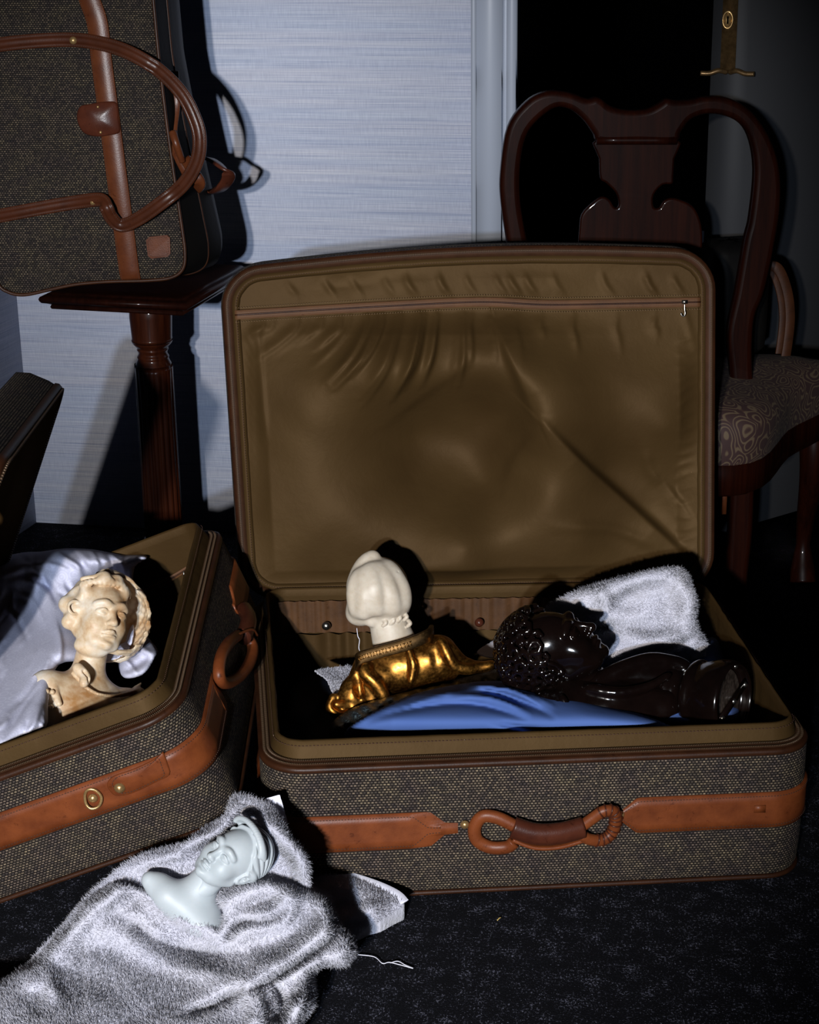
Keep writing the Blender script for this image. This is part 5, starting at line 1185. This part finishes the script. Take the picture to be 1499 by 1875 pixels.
f.line([(-1.45, -.24, -.42), (-1.50, -.26, -.60), (-1.36, -.30, -.74), (-1.10, -.34, -.72)], .055, .05, .08)
f.line([(-1.40, -.30, -.55), (-1.15, -.40, -.52), (-.98, -.38, -.60)], .05, .04, .07, '-')
f.cap((-1.15, -.18, -.30), (-1.05, -.24, -.72), .16, .10, .15)
f.line([(-.10, -.44, .50), (.0, -.49, .20), (-.05, -.45, -.15)], .03, .02, .12)
for x, z in ((-.5, .1), (0, .3), (.3, .2), (.1, .05)): f.sph((x, -.48, z), .03, .03, '-')
def rough(X, Y, Z): return .010*np.sin(11*X+5*Z)*np.sin(9*Z+17*Y)
f.op(rough, (-1.8, -.9, -1), (1.7, .9, .9), 0, 'add')
V, F = f.surf(); V = to_world_px(V, 756, 1232, zc2-.02); mesh('torso', V, F, gold, sbt, label='worn gilded bronze shoulders')
# collar with a key pattern
P = smooth_path(np.array([to_world_px(np.array([p]), 756, 1232, zc2-.02)[0] for p in [(-1.0, -.30, .14), (-.96, -.46, .30), (-.6, -.50, .42), (-.1, -.50, .56), (.25, -.40, .70), (.34, -.10, .78)]]), 8)
V, F = sweep(P, rrect(.0035, .0095, .0015), up=CU); cl = mesh('neck_band', V, F, leather_dark if False else mat_metal('dull_bronze', (.06, .035, .015), (.13, .07, .025), .4, .55), sbt)
kk = []
for i in range(8, 26):
    T = unit(P[min(i+1, len(P)-1)]-P[i-1]); up_ = unit(CU-T*np.dot(CU, T)); nn = np.cross(up_, T); nn = nn*np.sign(nn@B_)
    q = P[i]+nn*.0038; kk.append(box(q+up_*.003*(1 if i % 2 else -1), (.0045, .0012, .0012), [T, nn, up_])); kk.append(box(q, (.0012, .0012, .007), [T, nn, up_]))
V, F = join(kk); mesh('key_pattern', V, F, MATS['gilt_bronze'], cl, smooth=False, kind='stuff')
P = smooth_path(np.array([at_t(x, y, z_+.17) for x, y, z_ in ((653, 1150, 2.58), (655, 1165, 2.575), (658, 1172, 2.575), (657, 1188, 2.575), (664, 1202, 2.58))]), 5); V, F = sweep(P, circ(.0006, 5)); mesh('loose_thread', V, F, white_cotton, sbt)

# dark bronze bust lying on its back, curly head
f = Field((-.68, -.68, -.55), (.68, .78, 1.22), .0125)
head(f, nose=1.02, chubby=.3)
f.cap((0, .06, .25), (.0, .12, -.40), .21, .27, .08)
r = np.random.default_rng(5); n_c = 0
for i in range(230):
    u_ = 1-2*(i+.5)/230; ph = i*2.39996; rr = math.sqrt(1-u_*u_); x, y, z = rr*math.cos(ph)*.365, rr*math.sin(ph)*.45+.10, u_*.40+.62
    if y < -.14+.9*max(0, .80-z)*.55 or z < .18 or (y < .10 and z < .56 and abs(x) > .2): continue
    n_ = unit([x/.365**2, (y-.1)/.45**2, (z-.62)/.40**2]); c = np.array([x, y, z])+n_*(.055+.03*r.random()); rad = .066+.020*r.random()
    t1 = unit(np.cross(n_, r.normal(size=3))); t2 = np.cross(n_, t1)
    f.line([c+(t1*math.cos(a)+t2*math.sin(a))*rad*.72+n_*.012*a/5 for a in np.linspace(0, 5.0, 6)], rad*.44, rad*.30, .004, n=1)
V1, F1 = f.surf()
zc4 = 2.60
V1 = place_local(V1, at_t(1080, 1238, zc4), camvec(.62, .68, .38), camvec(-.80, .58, .08), .130)
f = Field((-1.75, -1.0, -1.25), (1.55, 1.0, 1.1), .018)    # body, origin px (1130,1290)
f.cap((-.95, .10, .35), (-.45, .05, .05), .27, .34, .1)
f.cap((-.90, -.05, -.10), (-.10, .05, -.05), .36, .42, .2); f.cap((-.1, .05, .05), (.70, .0, -.02), .44, .36, .2)
f.ell((-1.15, -.12, -.02), (.42, .36, .34), .12)
f.line([(-1.00, -.42, .20), (-.85, -.46, -.10), (-.72, -.40, -.42)], .05, .05, .06); f.line([(-1.12, -.38, .15), (-1.02, -.46, -.12), (-.85, -.42, -.38)], .04, .03, .04)
for i in range(10): f.sph((-1.08+.03*i, -.44, .12-.055*i), .045, .02)
f.line([(-.35, .0, .42), (.0, .0, .62), (.5, .05, .78), (.95, .1, .72), (1.15, .1, .60)], .10, .05, .14)
f.ell((.45, .15, .48), (.62, .25, .26), .12, rot=rotm('Y', 0))
f.line([(-.55, -.25, .34), (-.1, -.36, .28), (.4, -.32, .36), (.8, -.2, .55)], .05, .03, .12)
f.cap((-.15, -.35, -.18), (.35, -.30, -.10), .14, .12, .16)
V2, F2 = f.surf(); V2 = to_world_px(V2*1.10, 1135, 1294, zc4-.02)
V, F = join([(V1, F1), (V2, F2)])
nb = thing('bust', 'dark bronze bust of curly-haired youth lying on its back on blue pillow', 'bust', V.mean(0)*[1, 1, 0]+[0, 0, V[:, 2].min()])
mesh('figure', V, F, bronze, nb)
axv = camvec(.80, -.08, .60); oB = at_t(1330, 1282, zc4-.045); S = 1/1363.
prof = [(0, -.115), (.028, -.115), (.030, -.085), (.034, -.078), (.038, -.076), (.040, -.070), (.037, -.064), (.034, -.060), (.033, -.054), (.036, -.048), (.043, -.044), (.045, -.038), (.043, -.032), (.044, -.026), (.047, -.018), (.049, -.006), (.049, .006), (.047, .010), (.0445, .011), (.043, .007), (.040, -.006), (0, -.008)]
KS = 1.16
prof = [(p*KS, q*KS) for p, q in prof]
V, F = lathe(smooth_path(prof, 2), 64, oB, frame(axv, CU)); bs = mesh('socle', V, F, bronze, nb, label='turned round bronze socle')
inn = mat_metal('raw_casting', (.05, .035, .028), (.20, .15, .12), .5, .7, 30, .6); V, F = lathe([(0, -.0025), (.028, -.003), (.0445, -.0025)], 40, oB, frame(axv, CU)); mesh('hollow', V, F, inn, bs)
fa = frame(axv, CR); _q = camvec(.75, .5, -.4); u1 = unit(_q-axv*np.dot(_q, axv)); u2 = np.cross(axv, u1)
V, F = box(oB+axv*.010, (.086, .012, .003), [u1, u2, axv]); mesh('crossbar', V, F, bronze, bs, smooth=False)
for k in (-1, 0, 1):
    rivet('screw', oB+axv*.0115+u1*k*.038, axv, .0038, bs, steel)
rivet('screw', oB+axv*.010+fa[0]*0+unit(CU-axv*np.dot(CU, axv))*.050, axv, .0036, bs, steel)

# small porcelain bust in the towel
f = Field((-.62, -.66, -.62), (.62, .82, 1.18), .0115)
head(f, nose=.96, chubby=1., hollow=.85)
f.sph((.0, -.33, .10), .06, .05)
f.cap((0, .05, .22), (0, .10, -.60), .17, .20, .08)
def hair2(X, Y, Z):
    k0 = np.sqrt((X/.41)**2+((Y-.12)/.50)**2+((Z-.62)/.46)**2); d = k0*(k0-1)/np.sqrt((X/.41**2)**2+((Y-.12)/.50**2)**2+((Z-.62)/.46**2)**2+1e-5)
    ang = np.arctan2(Z-.50, Y-.42+.0*X); g = .030*np.abs(np.sin(15*ang+5*X+1.5*np.sin(9*X)+3*np.sqrt(X*X+Y*Y)))
    cut = (Y+.17)-.50*np.maximum(.78-Z, 0)-.10*np.abs(X)
    return np.maximum(d+.028-g, -cut)
f.op(hair2, (-.45, -.40, .12), (.45, .62, 1.08), .015)
# braided crown, knot and curls
for i in range(26):
    a = -1.45+2.9*i/25; c = np.array([.37*math.sin(a), -.06-.13*math.cos(a), .82+.20*math.cos(a)]); f.line([c+[-.02, -.035, .02], c+[.0, -.01, .035], c+[.02, .05, .02]], .042, .030, .010, n=2)
for i in range(22):
    a = i*2.39996; rr = .16*math.sqrt((i+.5)/22); c = np.array([rr*math.cos(a), .50+.02*math.cos(i*1.7), .72+rr*math.sin(a)]); f.line([c, c+[.03*math.cos(a+1), .03, .03*math.sin(a+1)], c+[.05*math.cos(a+2), .0, .05*math.sin(a+2)]], .052, .035, .014, n=2)
for q in (-1, 1): f.line([(q*.30, .02, .66), (q*.36, .15, .55), (q*.28, .34, .46), (q*.12, .46, .50)], .05, .06, .04)
V1, F1 = f.surf()
gz = Pz(380, 1600, .0); t0 = (gz-CAM)@fw; zc1 = t0-.27
Fv, Uv = camvec(-.46, .36, .80), camvec(.74, .66, .02)
V1 = place_local(V1, at_t(381, 1612, zc1), Fv, Uv, .087)
f = Field((-1.35, -.75, -1.25), (.95, .75, .95), .0155)   # body, origin px (345,1650)
f.cap((.45, .0, .52), (.0, .05, -.02), .27, .36, .10)
f.ell((.02, .05, -.12), (.62, .40, .42), .16, rot=rotm('Y', -32))
f.sph((-.58, .02, .28), .21, .22); f.cap((-.55, .02, .30), (-.72, .0, .40), .20, .14, .14)
f.sph((.40, .02, -.52), .22, .2); f.cap((-.35, -.1, .12), (.25, -.15, -.40), .28, .24, .15)
V2, F2 = f.surf(); V2 = to_world_px(V2, 345, 1650, zc1+.010)
V, F = join([(V1, F1), (V2, F2)])
pb = thing('bust', 'small pale porcelain bust with braided hair cradled in the white bath towel', 'bust', V.mean(0)*[1, 1, 0]+[0, 0, V[:, 2].min()])
mesh('figure', V, F, porc, pb)
